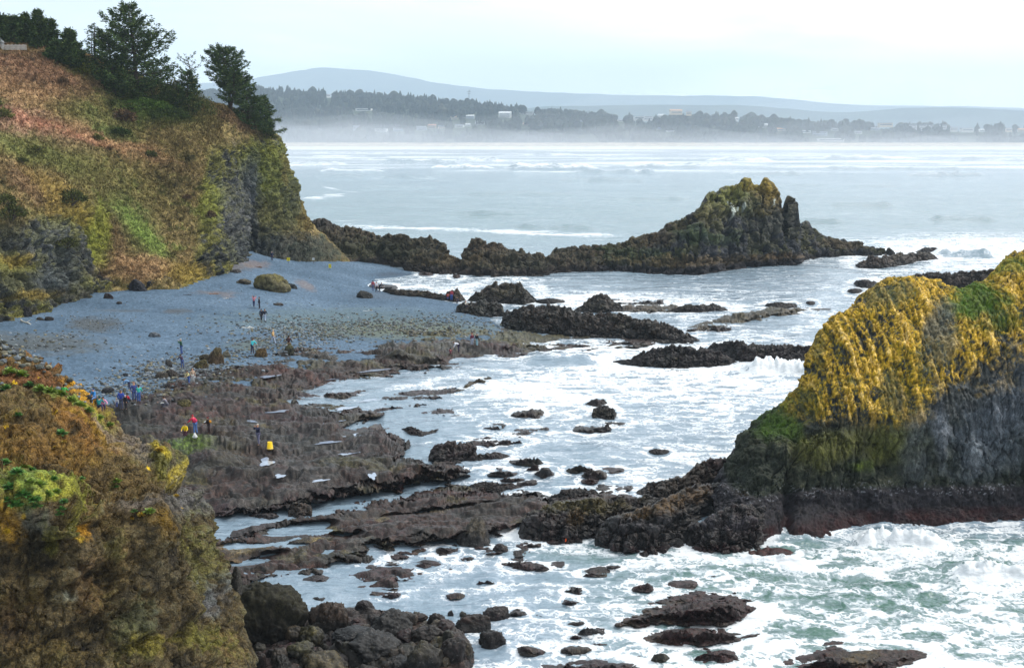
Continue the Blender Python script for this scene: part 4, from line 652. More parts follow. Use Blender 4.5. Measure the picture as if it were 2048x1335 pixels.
POOLS = [(708, 714, 17, 4.5, 0), (533, 923, 13, 8, 0), (560, 951, 10, 3.5, 0), (603, 937, 4, 2, 0), (745, 951, 8, 6, 0), (575, 796, 12, 3, 0), (660, 757, 20, 2.2, -.1), (745, 740, 28, 2.6, -.08), (690, 816, 20, 3, -.1), (686, 838, 18, 2.6, -.1),
         (640, 846, 40, 2.4, -.12), (560, 822, 24, 2, -.1), (720, 868, 26, 2.6, -.12), (655, 884, 22, 2.2, -.1), (480, 764, 18, 2, -.08), (700, 905, 30, 2.4, -.12), (760, 890, 16, 2.4, 0), (590, 872, 18, 2, -.1), (500, 842, 14, 2, 0), (740, 800, 20, 2.4, -.1), (640, 960, 16, 2, -.1), (540, 752, 20, 2, -.1)]
def reef():
    def sm(U, V, s):
        return s
    def zf(U, V):
        z = ZR(U, V)
        m = 0
        for u, v, a, h, zz in [(425, 905, 90, 26, 1.1), (800, 700, 46, 14, .9), (870, 702, 34, 11, .7), (560, 700, 60, 10, .3), (800, 905, 60, 30, .25)]:   # humps in the platform
            m = m + zz * np.exp(-(((U - u) / a) ** 2 + ((V - v) / h) ** 2))
        return z + m
    def colf(P, U, V, s):
        c = reef_col(P, U, V, s); n2 = fbm(P * .5 + 9, 4)
        return over(c, U, V, n2 * 1.2, [(1020, 672, 160, 16, (108, 106, 68), .75), (900, 668, 120, 14, (116, 112, 74), .7), (720, 682, 120, 14, (84, 88, 74), .6), (380, 887, 70, 10, (118, 146, 48), .85), (330, 900, 60, 12, (96, 120, 44), .6), (450, 905, 60, 40, (72, 62, 38), .75), (440, 930, 80, 20, (44, 44, 32), .6), (280, 850, 60, 20, (48, 56, 40), .6), (620, 890, 110, 30, (88, 92, 92), .4), (700, 935, 90, 14, (106, 100, 60), .5), (560, 740, 50, 14, (92, 54, 48), .6), (480, 690, 40, 10, (104, 116, 76), .6), (650, 720, 80, 20, (86, 92, 82), .4), (800, 705, 50, 14, (66, 62, 46), .6)], .5)
    P, c, k = patch('reef', R1, zf, 22, 1.25, .95, 12.0, 3, 1.3, colf=colf, relief=reef_relief, sdmod=sm)
    gv, gu = np.mgrid[0:P.shape[0], 0:P.shape[1]]; pu0 = min(x[0] for x in R1) - 26; pv0 = min(x[1] for x in R1) - 26; GU = pu0 + gu * 1.25 * 1.15; GV = pv0 + gv * 1.25
    LV = []
    for u, v, a, b, sl in POOLS:
        r_ = np.hypot((GU - u) / a, (GV - v - sl * (GU - u)) / b); zc = max(.06, float(np.percentile(P[..., 2][r_ < 1.15], 35))); LV.append(zc)
        m_ = sst(2.0 - r_, 0, .45); P[..., 2] = P[..., 2] * (1 - m_) + (zc - .09) * m_
    o = link('reef', grid_mesh('reef', P, k, c), MREEF); tag(o, kind='structure'); BVH_SRC.append(o)
    # standing water left in the hollows
    for i, (u, v, a, b, sl) in enumerate(POOLS):
        th = np.linspace(0, 2 * math.pi, 40, endpoint=False); rr = 1.0 + .24 * np.sin(3 * th + i) + .16 * np.sin(5 * th + 2 * i); x = a * rr * np.cos(th)
        ring = G(u + x, v + b * rr * np.sin(th) + sl * x, LV[i])
        me = raw_mesh('tide_pool_water', ring, [np.arange(40)[None]], False); tag(link('water', me, MPOOL), kind='structure')
MPOOL = flat_mat('pool_water', (150, 162, 182), .04, .05, 3, .6)  # pale base colour paints in the reflection of the bright sky
R2 = [(412, 1082), (470, 1074), (520, 1058), (600, 1030), (650, 1030), (740, 1000), (850, 985), (900, 972), (960, 980), (1000, 985), (1075, 985), (1100, 1000), (1200, 985), (1290, 992), (1230, 1020), (1100, 1046), (1040, 1050), (1000, 1062), (900, 1078), (850, 1084), (780, 1092), (735, 1088), (740, 1112), (680, 1122), (640, 1132), (560, 1142), (500, 1160), (440, 1160), (400, 1130)]
def cove_floor():
    poly = [(400, 1360), (450, 1270), (540, 1232), (650, 1222), (740, 1214), (860, 1240), (925, 1268), (945, 1300), (940, 1360)]
    P, c, k = patch('cove_floor', poly, .45, 14, 1.2, .8, 9.0, 15, .7, colf=reef_col, relief=reef_relief, pad=20)
    o = link('reef', grid_mesh('cove_floor', P, k, c), MREEF); tag(o, kind='structure'); BVH_SRC.append(o)
def lower_reef():
    def sm(U, V, s):
        for u, v, a, b, sl in [(600, 1056, 66, 15, -.12), (500, 1086, 60, 9, -.05), (475, 1124, 26, 8, 0), (590, 1088, 24, 6, -.1), (530, 1110, 30, 5, -.15), (520, 1030, 60, 12, -.15), (860, 1018, 40, 2, -.12), (690, 1066, 20, 5, 0)]:
            s = np.minimum(s, (np.sqrt(((U - u) / a) ** 2 + ((V - v - sl * (U - u)) / (b * .78)) ** 2) - 1) * b * 1.4)
        return s
    def zf(U, V): return .44 + .35 * np.exp(-(((U - 1150) / 120) ** 2 + ((V - 1005) / 26) ** 2)) + .3 * np.exp(-(((U - 800) / 180) ** 2 + ((V - 1060) / 26) ** 2)) + .25 * np.exp(-(((U - 960) / 150) ** 2 + ((V - 1000) / 26) ** 2))
    def colf(P, U, V, s):
        c = reef_col(P, U, V, s); n2 = fbm(P * .7 + 9, 4)
        return over(c, U, V, n2 * 1.3, [(480, 1090, 60, 12, (158, 140, 96), .8), (640, 1075, 30, 6, (164, 144, 90), .8), (870, 1017, 44, 4, (160, 148, 104), .85, -.1), (765, 1034, 18, 4, (150, 134, 70), .8), (670, 1057, 16, 5, (156, 140, 70), .8), (440, 1120, 40, 20, (150, 120, 76), .7), (560, 1140, 40, 6, (120, 96, 70), .5), (750, 1010, 160, 26, (84, 58, 54), .5), (880, 1045, 160, 24, (80, 60, 56), .5)], .6)
    P, c, k = patch('lower_reef', R2, zf, 10, 1.2, .72, 12.0, 5, .7, colf=colf, relief=reef_relief, sdmod=sm, rag=(40, 8))
    o = link('reef', grid_mesh('lower_reef', P, k, c), MREEF); tag(o, kind='structure'); BVH_SRC.append(o)
# ------------------------------------------------ single ledges and weed covered rocks that break the water
def ell(u, v, w, h, sl=0.0, n=18):
    t = np.linspace(0, 2 * math.pi, n, endpoint=False); x = u + w / 2 * np.cos(t); return np.stack([x, v + h / 2 * np.sin(t) + sl * (x - u)], -1)
def ledge(name, label, cat, poly, H, group=None, tint=None, nz=4.0, seed=0, step=1.1, amp=.9, rag=(30, 9), wk=1.15, blobs=None, bvh=True, base=None, hum=None, mat=None):
    pa = np.array(poly, float); FOOT.append((pa[:, 0].mean(), (pa[:, 1].min() + pa[:, 1].max()) / 2, np.ptp(pa[:, 0]) / 2, np.ptp(pa[:, 1]) / 2))
    if seed in STANDING: return standing(name, label, cat, poly, group, tint, seed, blobs, bvh)
    poly = np.array(poly, float); vb = poly[:, 1].max(); d = float(G(poly[:, 0].mean(), vb, 0)[1]); w = max(3.5, H * F / d * wk); ext = poly.max(0) - poly.min(0); w = min(w, ext[1] * .9, ext[0] * .45)
    def zf(U, V):
        z = np.full(U.shape, H * (1.3 if H > .45 else 1))
        for u, v, a, h, k in (hum or []): z = z + k * np.exp(-(((U - u) / a) ** 2 + ((V - v) / h) ** 2))
        return z
    def colf(P, U, V, s):
        c = reef_col(P + seed, U, V, s); n2 = fbm(P * .9 + seed, 4)
        if tint is not None:
            t_ = palette(n2 + .5 * fbm(P * 2.5, 3), [tuple(np.array(tint) * .55), tint, tuple(np.array(tint) * 1.3)]); c = c * .35 + t_ * .65
        return over(c, U, V, n2 * 1.2, blobs, .6) if blobs else c
    rel = lambda P, U, V, s: reef_relief(P + seed * 3.1, U, V, s)
    P, c, k = patch(name, poly, zf, w, step, amp, nz, seed, .6, colf=colf, relief=rel, rag=rag, pad=16, dome=.62 if H > .45 else .3)
    if base is not None: P[..., 2] += base
    o = link(name, grid_mesh(name, P, k, c), mat or MREEF); tag(o, label, cat, group)
    if bvh: BVH_SRC.append(o)
    return o
STANDING = {24, 27, 30, 31, 32, 33, 34, 35, 38, 52, 53, 55, 60, 61, 66, 67, 69, 72, 73, 74, 75, 76, 77, 78, 80, 90, 91, 92, 100, 101, 102, 103, 104, 105, 106}
def standing(name, label, cat, poly, group, tint, seed, blobs, bvh):
    poly = np.array(poly, float); u0, u1 = poly[:, 0].min(), poly[:, 0].max(); us = np.linspace(u0 + .01, u1 - .01, 60); Q = np.roll(poly, -1, 0); lo, hi = [], []
    for u in us:
        vs = [a[1] + (u - a[0]) / (b[0] - a[0]) * (b[1] - a[1]) for a, b in zip(poly, Q) if (a[0] - u) * (b[0] - u) <= 0 and a[0] != b[0]]; lo.append(min(vs)); hi.append(max(vs))
    lo, hi = np.array(lo), np.array(hi); d = float(G(us.mean(), hi.max(), 0)[1]); h = (hi - lo) * d / F; hm = h.max()
    big = max(u1 - u0, 60); nu = int(np.clip((u1 - u0) * 1.1, 40, 420)); nv = int(np.clip((hi - lo).max() * 3.2, 30, 260))
    P, f = ridge(name, list(zip(us, lo)), list(zip(us, hi)), lambda u: np.interp(u, us, h) * .95 + .2, hm * 1.0 + .4, nu, nv, 1.45, min(9, .28 * (hi - lo).max()))
    N = grid_normals(P, (0, -1, .8)); U, V = proj(P); q = P + seed * 3.3; s = np.clip(hm / 2.2, .25, 1.5)
    n1 = fbm(q * .35 / s, 3); n2 = fbm(q * 1.1 / s, 4); n3 = fbm(q * 3.2 / s, 3); b = worley(q * (.8, .8, .95) / s + .3 * n2[..., None], 2); b2 = worley(q * 2.2 / s, 4)
    P = P + N * (s * (.42 * (b[2] - .5) - .26 * sst(b[1] - b[0], .2, 0) + .20 * (b2[2] - .5) - .12 * sst(b2[1] - b2[0], .2, 0) + .22 * n2 + .12 * n3 + .15 * n1) * sst(f, 1.0, .85) * np.clip(.25 + np.interp(U, us, h) / hm, 0, 1))[..., None]
    c = reef_col(P + seed, U, V, 0); t_ = palette(n2 + .6 * n3, [tuple(np.array(tint) * .45), tuple(np.array(tint) * .85), tint, tuple(np.array(tint) * 1.35)]); c = c * .3 + t_ * .7
    if blobs: c = over(c, U, V, n2 * 1.1 + .4 * n3, blobs, .6)
    wet = sst(P[..., 2] + .25 * n2, .35 * hm, .12 * hm)[..., None] * .65; c = c * (1 - wet) + lin(34, 28, 30) * wet
    o = link(name, grid_mesh(name, P, col=c), MREEF); tag(o, label, cat, group)
    if bvh: BVH_SRC.append(o)
    return o
MAR = (72, 42, 44); BLK = (50, 46, 48); BRN = (82, 68, 54); PUR = (70, 56, 60)
def ledges():
    W_ = 'weed covered rocks breaking the water'
    L = lambda lab, poly, H, tint=PUR, **k: ledge('weed_rock', lab, 'rock', poly, H, W_, tint, **k)
    # bottom right, wet maroon weed
    L('large maroon weed covered ledge split by strips of foam', [(1235, 1250), (1290, 1215), (1340, 1200), (1400, 1188), (1460, 1192), (1510, 1212), (1520, 1225), (1450, 1248), (1370, 1250), (1330, 1240), (1300, 1248)], .55, MAR, seed=2, nz=9, amp=.7)
    L('long narrow maroon weed ledge just below the larger split ledge', [(1285, 1278), (1330, 1262), (1380, 1258), (1450, 1262), (1520, 1268), (1480, 1282), (1400, 1290), (1330, 1288)], .5, MAR, seed=3, nz=6)
    L('small maroon weed ledge below the long narrow one', [(1352, 1305), (1400, 1298), (1470, 1300), (1478, 1315), (1440, 1326), (1380, 1318)], .4, MAR, seed=4, nz=6)
    L('broad weed covered ledge with a brown mound at the bottom edge of the sea', [(1500, 1342), (1560, 1326), (1600, 1312), (1640, 1290), (1665, 1280), (1700, 1292), (1760, 1296), (1820, 1300), (1850, 1312), (1810, 1326), (1780, 1345)], .75, MAR, seed=5, nz=7, amp=.7, blobs=[(1715, 1310, 50, 16, (98, 82, 44), .7)])
    L('flat dark ledge cut by the bottom edge left of the broad ledge', [(1015, 1345), (1050, 1318), (1085, 1312), (1110, 1322), (1170, 1315), (1230, 1318), (1280, 1328), (1290, 1345)], .5, PUR, seed=6, nz=7)
    L('small rounded weed rock beside the crack at the bottom edge', ell(1062, 1302, 50, 18), .4, PUR, seed=7)
    L('low ragged weed rock in foam above the bottom edge', ell(1150, 1300, 56, 16), .35, PUR, seed=8, nz=6)
    L('tiny dark rock among foam near the bottom edge, right of the flat ledge', ell(1320, 1320, 30, 14), .3, BLK, seed=9)
    L('ragged dark weed rock near the bottom edge with foam on both sides', ell(1270, 1305, 50, 18, .2), .35, MAR, seed=10, nz=6)
    L('smooth dark rock alone in churned water below the stone bench', ell(1190, 1143, 58, 15), .45, BLK, seed=11, nz=2)
    L('low maroon rock right of the smooth dark rock', ell(1366, 1167, 56, 14), .35, MAR, seed=12, nz=3)
    L('small dark triangular rock in green water below the sea stack', ell(1470, 1165, 60, 13), .35, MAR, seed=13, nz=3)
    L('tiny dark rock below the tip of the stone bench', ell(1434, 1152, 26, 7), .2, BLK, seed=14, nz=2)
    L('thin awash rock between the smooth dark rock and the low maroon rock', ell(1285, 1178, 34, 8), .15, MAR, seed=15, nz=4)
    L('maroon weed rock at the foot of the sea stack tide band', [(1500, 1104), (1540, 1092), (1575, 1098), (1588, 1108), (1560, 1116), (1520, 1112)], .5, (84, 34, 30), seed=16, nz=2)
    L('flat weed strand left of the smooth dark rock', ell(1050, 1132, 90, 9, .12), .18, PUR, seed=17, nz=5)
    # in the lower pools
    L('ragged maroon ledge beside the yellow sandy shallows', [(692, 1172), (730, 1160), (700, 1148), (740, 1132), (790, 1132), (830, 1142), (865, 1150), (800, 1162), (790, 1176), (740, 1178)], .45, MAR, seed=20, nz=7)
    L('small pointed weed rock behind the yellow sandy shallows', [(825, 1130), (850, 1114), (880, 1128), (850, 1134)], .5, PUR, seed=21, nz=2)
    L('flat weed rock left of the ragged maroon ledge', ell(612, 1162, 88, 16, -.05), .28, PUR, seed=22, nz=5)
    L('low strand of weed below the ragged maroon ledge', ell(770, 1190, 60, 8), .18, PUR, seed=23, nz=4)
    L('dark block of rock standing in the narrow channel', [(576, 1032), (580, 1012), (600, 1007), (622, 1012), (624, 1030), (600, 1036)], .9, BRN, seed=24, nz=2)
    L('low dark rock in the channel left of the dark block', ell(525, 1030, 58, 14), .3, BLK, seed=25, nz=4)
    L('weed covered hump between pool and channel beside the outcrop', [(464, 1070), (500, 1052), (555, 1042), (560, 1052), (520, 1066), (480, 1076)], .5, PUR, seed=26, nz=4)
    L('dark rock at the foot of the outcrop beside the channel', [(398, 1072), (405, 1042), (425, 1044), (432, 1060), (420, 1076)], .8, BLK, seed=27, nz=2)
    # middle of the bay
    L('large lumpy rock in the middle of the channel', [(856, 922), (862, 898), (885, 885), (920, 880), (950, 890), (952, 908), (1000, 904), (1022, 912), (990, 920), (930, 924), (890, 930)], 1.1, PUR, seed=30, nz=4, hum=[(912, 900, 34, 14, .35)])
    L('ragged dark rock between reef and open channel', [(800, 858), (820, 852), (850, 862), (880, 856), (872, 868), (840, 874), (818, 872)], .55, BLK, seed=31, nz=5)
    L('small pointed rock at the end of the reef platform', [(796, 898), (818, 880), (822, 892), (812, 902)], .6, BLK, seed=32, nz=2)
    L('round topped rock at the end of the long reef tongue', [(800, 934), (815, 922), (840, 918), (850, 926), (838, 938), (815, 940)], .7, BLK, seed=33, nz=2)
    L('pointed dark rock leaning behind the tall block in the bay', [(1170, 808), (1185, 798), (1206, 796), (1216, 806), (1196, 814)], .7, BLK, seed=34, nz=1.5)
    L('tall dark block standing alone in the foaming bay', [(1184, 836), (1186, 818), (1200, 812), (1228, 814), (1235, 828), (1230, 840)], 1.2, BLK, seed=35, nz=1.5)
    L('strand of dark rocks in front of the tall block', ell(1185, 858, 70, 9, -.03), .3, BLK, seed=36, nz=5)
    L('flat dark rock right of the tall block base', ell(1236, 846, 50, 7), .25, BLK, seed=37, nz=4)
    L('lone low rock in foam in the middle of the bay', ell(1318, 902, 42, 11), .35, BLK, seed=38, nz=3)
    L('long low rock in the bay below the lumpy rock', ell(1053, 928, 68, 11, .04), .3, BLK, seed=39, nz=4)
    L('cluster of small dark stones in the bay', ell(1090, 950, 34, 12), .3, BLK, seed=40, nz=6)
    L('thin row of dark stones left of the stone cluster', ell(1024, 960, 46, 8), .25, BLK, seed=41, nz=4)
    L('small dark stone right of the thin stone row', ell(1055, 968, 40, 7, -.05), .2, BLK, seed=42, nz=4)
    L('wet rock strip in the upper bay right of the reef fingers', ell(1060, 862, 70, 8, -.1), .2, PUR, seed=43, nz=5)
    L('small weedy rock left of the strip in the upper bay', ell(988, 851, 46, 11, -.1), .3, BLK, seed=44, nz=4)
    L('broken weed rock at mid bay awash with foam', ell(1055, 828, 60, 11, -.1), .25, PUR, seed=45, nz=6)
    L('weedy finger of rock beside the lumpy rock', ell(1000, 882, 120, 12, -.08), .2, PUR, seed=46, nz=8)
    L('long weedy ledge ending the upper reef fingers', [(860, 790), (900, 775), (940, 765), (985, 755), (970, 764), (920, 778), (880, 792)], .3, (84, 74, 50), seed=47, nz=5)
    L('broken weed finger running beside the long weedy ledge', [(760, 800), (830, 785), (910, 778), (900, 788), (840, 800), (770, 812), (700, 808)], .32, PUR, seed=48, nz=7)
    L('small weed hummock at the head of the water finger', ell(680, 790, 60, 10, -.08), .3, PUR, seed=49, nz=5)
    L('ragged row of weed rocks in the second water finger', [(780, 835), (840, 822), (910, 815), (890, 828), (830, 838)], .3, PUR, seed=50, nz=8)
    L('narrow flat rock in the bay below the ragged row', ell(895, 837, 80, 8, -.05), .22, PUR, seed=51, nz=4)
    L('low weed strand in the third water finger', ell(810, 812, 120, 7, -.1), .18, PUR, seed=57, nz=7)
    L('weedy ledge tip above the lower reef channel', [(920, 975), (970, 963), (1020, 966), (1050, 975), (1000, 984), (950, 984)], .6, BLK, seed=52, nz=4)
    L('dark knobbly rock left of the stone bench', [(1092, 1000), (1110, 985), (1150, 974), (1190, 978), (1200, 990), (1150, 1004)], .8, BLK, seed=53, nz=3)
    L('string of small stones right of the dark knobbly rock', ell(1210, 980, 34, 10), .3, BLK, seed=54, nz=5)
    L('weedy slope of rock between bay and sea stack', [(1270, 985), (1300, 965), (1370, 952), (1395, 925), (1430, 915), (1475, 912), (1470, 960), (1420, 985), (1330, 1005)], 1.3, BRN, seed=55, nz=4, blobs=[(1440, 930, 50, 14, (88, 64, 66), .7)])
    L('flat purple ledge at the waterline left of the sea stack', [(1385, 922), (1420, 916), (1475, 912), (1472, 922), (1420, 928)], .4, PUR, seed=56, nz=3)
    # upper bay
    L('dark rock island lying in the upper bay, left of the long one', [(1226, 722), (1262, 716), (1300, 700), (1330, 692), (1380, 690), (1440, 706), (1478, 726), (1440, 732), (1340, 736), (1280, 732)], 1.0, BLK, seed=60, nz=3, step=1.0)
    L('long dark rock bar reaching behind the yellow sea stack', [(1410, 702), (1425, 684), (1470, 682), (1540, 688), (1640, 690), (1660, 720), (1560, 726), (1480, 726)], 1.4, BLK, seed=61, nz=3, step=1.0)
    L('small wet rock in front of the dark rock island', ell(1355, 741, 26, 6), .3, BLK, seed=62, nz=2)
    L('purple rock awash before the breaking wave', ell(1508, 737, 44, 6), .25, PUR, seed=63, nz=1.5)
    L('flat ragged reef patch of brown weed in the strait', [(1375, 655), (1440, 636), (1520, 622), (1600, 615), (1620, 620), (1560, 632), (1480, 644), (1420, 660)], .25, (92, 82, 50), seed=64, nz=6, step=1.0)
    L('row of dark weed clumps below the brown reef patch', ell(1430, 658, 110, 9, -.04), .2, BLK, seed=65, nz=6, step=1.0)
    L('dark knob at the end of the brown reef patch', ell(1562, 611, 66, 14), .8, BLK, seed=66, nz=2.5, step=1.0)
    L('small lone rock between the reef patch and the sea stack', ell(1621, 606, 20, 7), .5, BLK, seed=67, nz=1, step=1.0)
    L('flat pair of stones near the lone rock', ell(1640, 622, 40, 7), .35, BLK, seed=68, nz=2.5, step=1.0)
    L('long dark rock with jagged top in the strait', [(1335, 622), (1360, 612), (1410, 606), (1450, 614), (1456, 620), (1400, 626)], .7, BLK, seed=69, nz=3, step=1.0)
    L('thin dark weed strip by the domed rock', ell(1270, 604, 110, 8), .3, BLK, seed=70, nz=5, step=1.0)
    L('patch of drifting brown weed in the strait', ell(1290, 615, 130, 10), .2, (92, 80, 52), seed=71, nz=6, step=1.0)
    L('long flat topped rock lying beyond the strait', [(1712, 528), (1740, 512), (1800, 506), (1860, 505), (1880, 520), (1830, 526), (1770, 536), (1716, 536)], 1.9, BRN, seed=72, nz=2, step=1.0)
    L('small dark rock behind the long flat topped rock', [(1826, 506), (1850, 494), (1880, 496), (1880, 508)], 1.5, BLK, seed=73, nz=1.5, step=1.0)
    L('dark rock with white water on it, farthest right of the outer rocks', [(1880, 508), (1890, 499), (1920, 501), (1928, 505), (1905, 512)], 1.0, BLK, seed=74, nz=1.5, step=1.0)
    L('wide brown reef behind the top of the sea stack', [(1762, 572), (1775, 556), (1830, 548), (1900, 545), (1990, 540), (2100, 540), (2100, 600), (1900, 590), (1800, 580)], 1.6, (88, 72, 58), seed=75, nz=3, step=1.0, hum=[(1860, 545, 24, 6, 1.1), (1928, 542, 40, 7, 1.6), (2010, 545, 30, 8, .8)])
    L('rounded dark rock left of the wide brown reef', ell(1731, 566, 46, 17), 1.1, BLK, seed=76, nz=1.5, step=1.0)
    L('small flat rock below the rounded dark rock', ell(1710, 581, 30, 9), .6, BLK, seed=77, nz=1, step=1.0)
    L('tiny stone beside the small flat rock', ell(1744, 575, 16, 5), .4, BLK, seed=78, nz=1, step=1.0)
    L('small dark rocks in the inlet below the rock ridge', ell(852, 547, 24, 6), .4, MAR, seed=79, nz=1, step=1.0)
    L('dark stone in the inlet right of the sandy point', ell(913, 552, 16, 8), .5, MAR, seed=80, nz=1, step=1.0)
    rg = np.random.RandomState(31); k_ = 0                        # loose awash rocks between the reef, the cove and the benches
    busy = list(FOOT)
    while k_ < 40:
        z_ = rg.randint(4); u, v = [(rg.uniform(690, 1240), rg.uniform(1110, 1320)), (rg.uniform(1000, 1260), rg.uniform(935, 985)), (rg.uniform(440, 720), rg.uniform(1140, 1205)), (rg.uniform(800, 1130), rg.uniform(1085, 1135))][z_]
        w_ = rg.uniform(18, 64); h_ = w_ * rg.uniform(.18, .30)
        if any(abs(u - a) < (w_ / 2 + c_) * .95 and abs(v - b) < h_ / 2 + d_ for a, b, c_, d_ in busy) or (u < 640 and v > 1150 + (640 - u) * .0 and u < 600) or (640 < u < 930 and v > 1200): continue
        busy.append((u, v, w_ / 2, h_ / 2)); ledge('weed_rock', 'small loose dark rock scattered in the channels between the larger weedy ledges', 'rock', ell(u, v, w_, h_, -.04), rg.uniform(.2, .45), 'small awash weed rocks', [MAR, PUR, BLK][k_ % 3], float(rg.uniform(3, 7)), 300 + k_, 1.1, .7); k_ += 1
    # the lumps at the left end of the sea stack
    B = 'stone benches at the foot of the sea stack'
    ledge('stone_bench', 'mossy topped stone bench with a pale barnacle end, left end of the tide bench', 'rock bench', [(1034, 1070), (1044, 1040), (1060, 1022), (1120, 1004), (1200, 996), (1290, 990), (1330, 1000), (1290, 1030), (1240, 1060), (1196, 1078), (1130, 1088), (1070, 1086)], 2.0, B, BLK, 2.5, 90, 1.1, .6, blobs=[(1140, 1008, 130, 18, (94, 84, 34), .85), (1150, 1035, 20, 24, (104, 78, 32), .7), (1060, 1045, 24, 20, (96, 92, 92), .5), (1110, 1078, 90, 8, (60, 28, 26), .5)], wk=.95)
    ledge('stone_bench', 'stone bench with orange brown weed on top and barnacles in front, second from left', 'rock bench', [(1190, 1090), (1192, 1062), (1215, 1040), (1290, 1012), (1380, 975), (1440, 965), (1450, 1010), (1400, 1050), (1372, 1090), (1310, 1108), (1240, 1106)], 2.1, B, BLK, 2.5, 91, 1.1, .6, blobs=[(1290, 1020, 70, 16, (112, 82, 34), .85), (1360, 990, 70, 20, (104, 76, 36), .8), (1260, 1050, 90, 14, (92, 90, 96), .45), (1290, 1098, 100, 9, (78, 28, 24), .7)], wk=.95)
    ledge('stone_bench', 'dark rounded stone bench joining the sea stack wall', 'rock bench', [(1366, 1088), (1372, 1062), (1410, 1036), (1470, 1010), (1530, 1010), (1540, 1050), (1520, 1098), (1450, 1106), (1400, 1104)], 2.1, B, BLK, 2.5, 92, 1.1, .6, blobs=[(1440, 1044, 60, 16, (92, 88, 100), .5), (1440, 1098, 90, 8, (86, 28, 22), .75)], wk=.95)
    # rocks on the inner shore
    I = 'big rocks on the inner shore'
    ledge('shore_rock', 'big domed brown rock behind the dark flat rock', 'rock', [(935, 600), (950, 585), (985, 570), (1010, 560), (1040, 566), (1062, 588), (1076, 602), (1050, 608), (960, 606)], 2.6, I, (84, 76, 54), 2, 100, 1.0, 1.0, wk=.95, hum=[(1010, 578, 30, 16, 1.2)])
    ledge('shore_rock', 'dark flat topped rock at the end of the gravel beach', 'rock', [(911, 634), (912, 610), (930, 602), (970, 600), (1005, 612), (1010, 632), (960, 638)], 2.0, I, (58, 60, 50), 2, 101, 1.0, .9, wk=.9)
    ledge('shore_rock', 'broad lumpy rock mass beyond the gravel beach', 'rock', [(1000, 650), (1010, 625), (1060, 610), (1100, 606), (1160, 622), (1230, 628), (1300, 640), (1352, 650), (1400, 680), (1370, 688), (1300, 682), (1200, 676), (1080, 668), (1030, 662)], 1.8, I, (72, 64, 54), 3, 102, 1.0, 1.3, wk=.95, hum=[(1080, 622, 40, 12, 1.3), (1330, 660, 30, 12, 1.0), (1160, 636, 30, 9, .9), (1240, 645, 40, 9, .7), (1035, 634, 24, 10, .6)])
    ledge('shore_rock', 'dome shaped dark rock behind the broad lumpy rock mass', 'rock', [(1145, 622), (1168, 604), (1190, 590), (1215, 590), (1238, 606), (1250, 622), (1200, 628)], 2.0, I, (72, 66, 54), 2, 103, 1.0, .9, wk=.95)
    ledge('shore_rock', 'long low brown ledge edging the inlet beside the gravel beach', 'rock', [(764, 582), (772, 576), (800, 578), (850, 582), (900, 590), (904, 602), (850, 596), (790, 590)], .7, I, (96, 82, 62), 2, 104, 1.0, .6)
    ledge('shore_rock', 'small brown rock where people stand by the inlet', 'rock', [(886, 600), (894, 584), (916, 578), (924, 590), (932, 600), (910, 604)], 1.2, I, (96, 72, 50), 1.5, 105, 1.0, .6)
    ledge('shore_rock', 'small rock row in the water right of the domed brown rock', 'rock', ell(1100, 602, 60, 10), .6, I, BLK, 3, 106, 1.0, .6)
    ledge('shore_rock', 'low dark rocks at the water edge by the three walkers', 'rock', ell(765, 573, 50, 7, .1), .35, I, BLK, 2.5, 107, 1.0, .4)
MREEF2 = MREEF
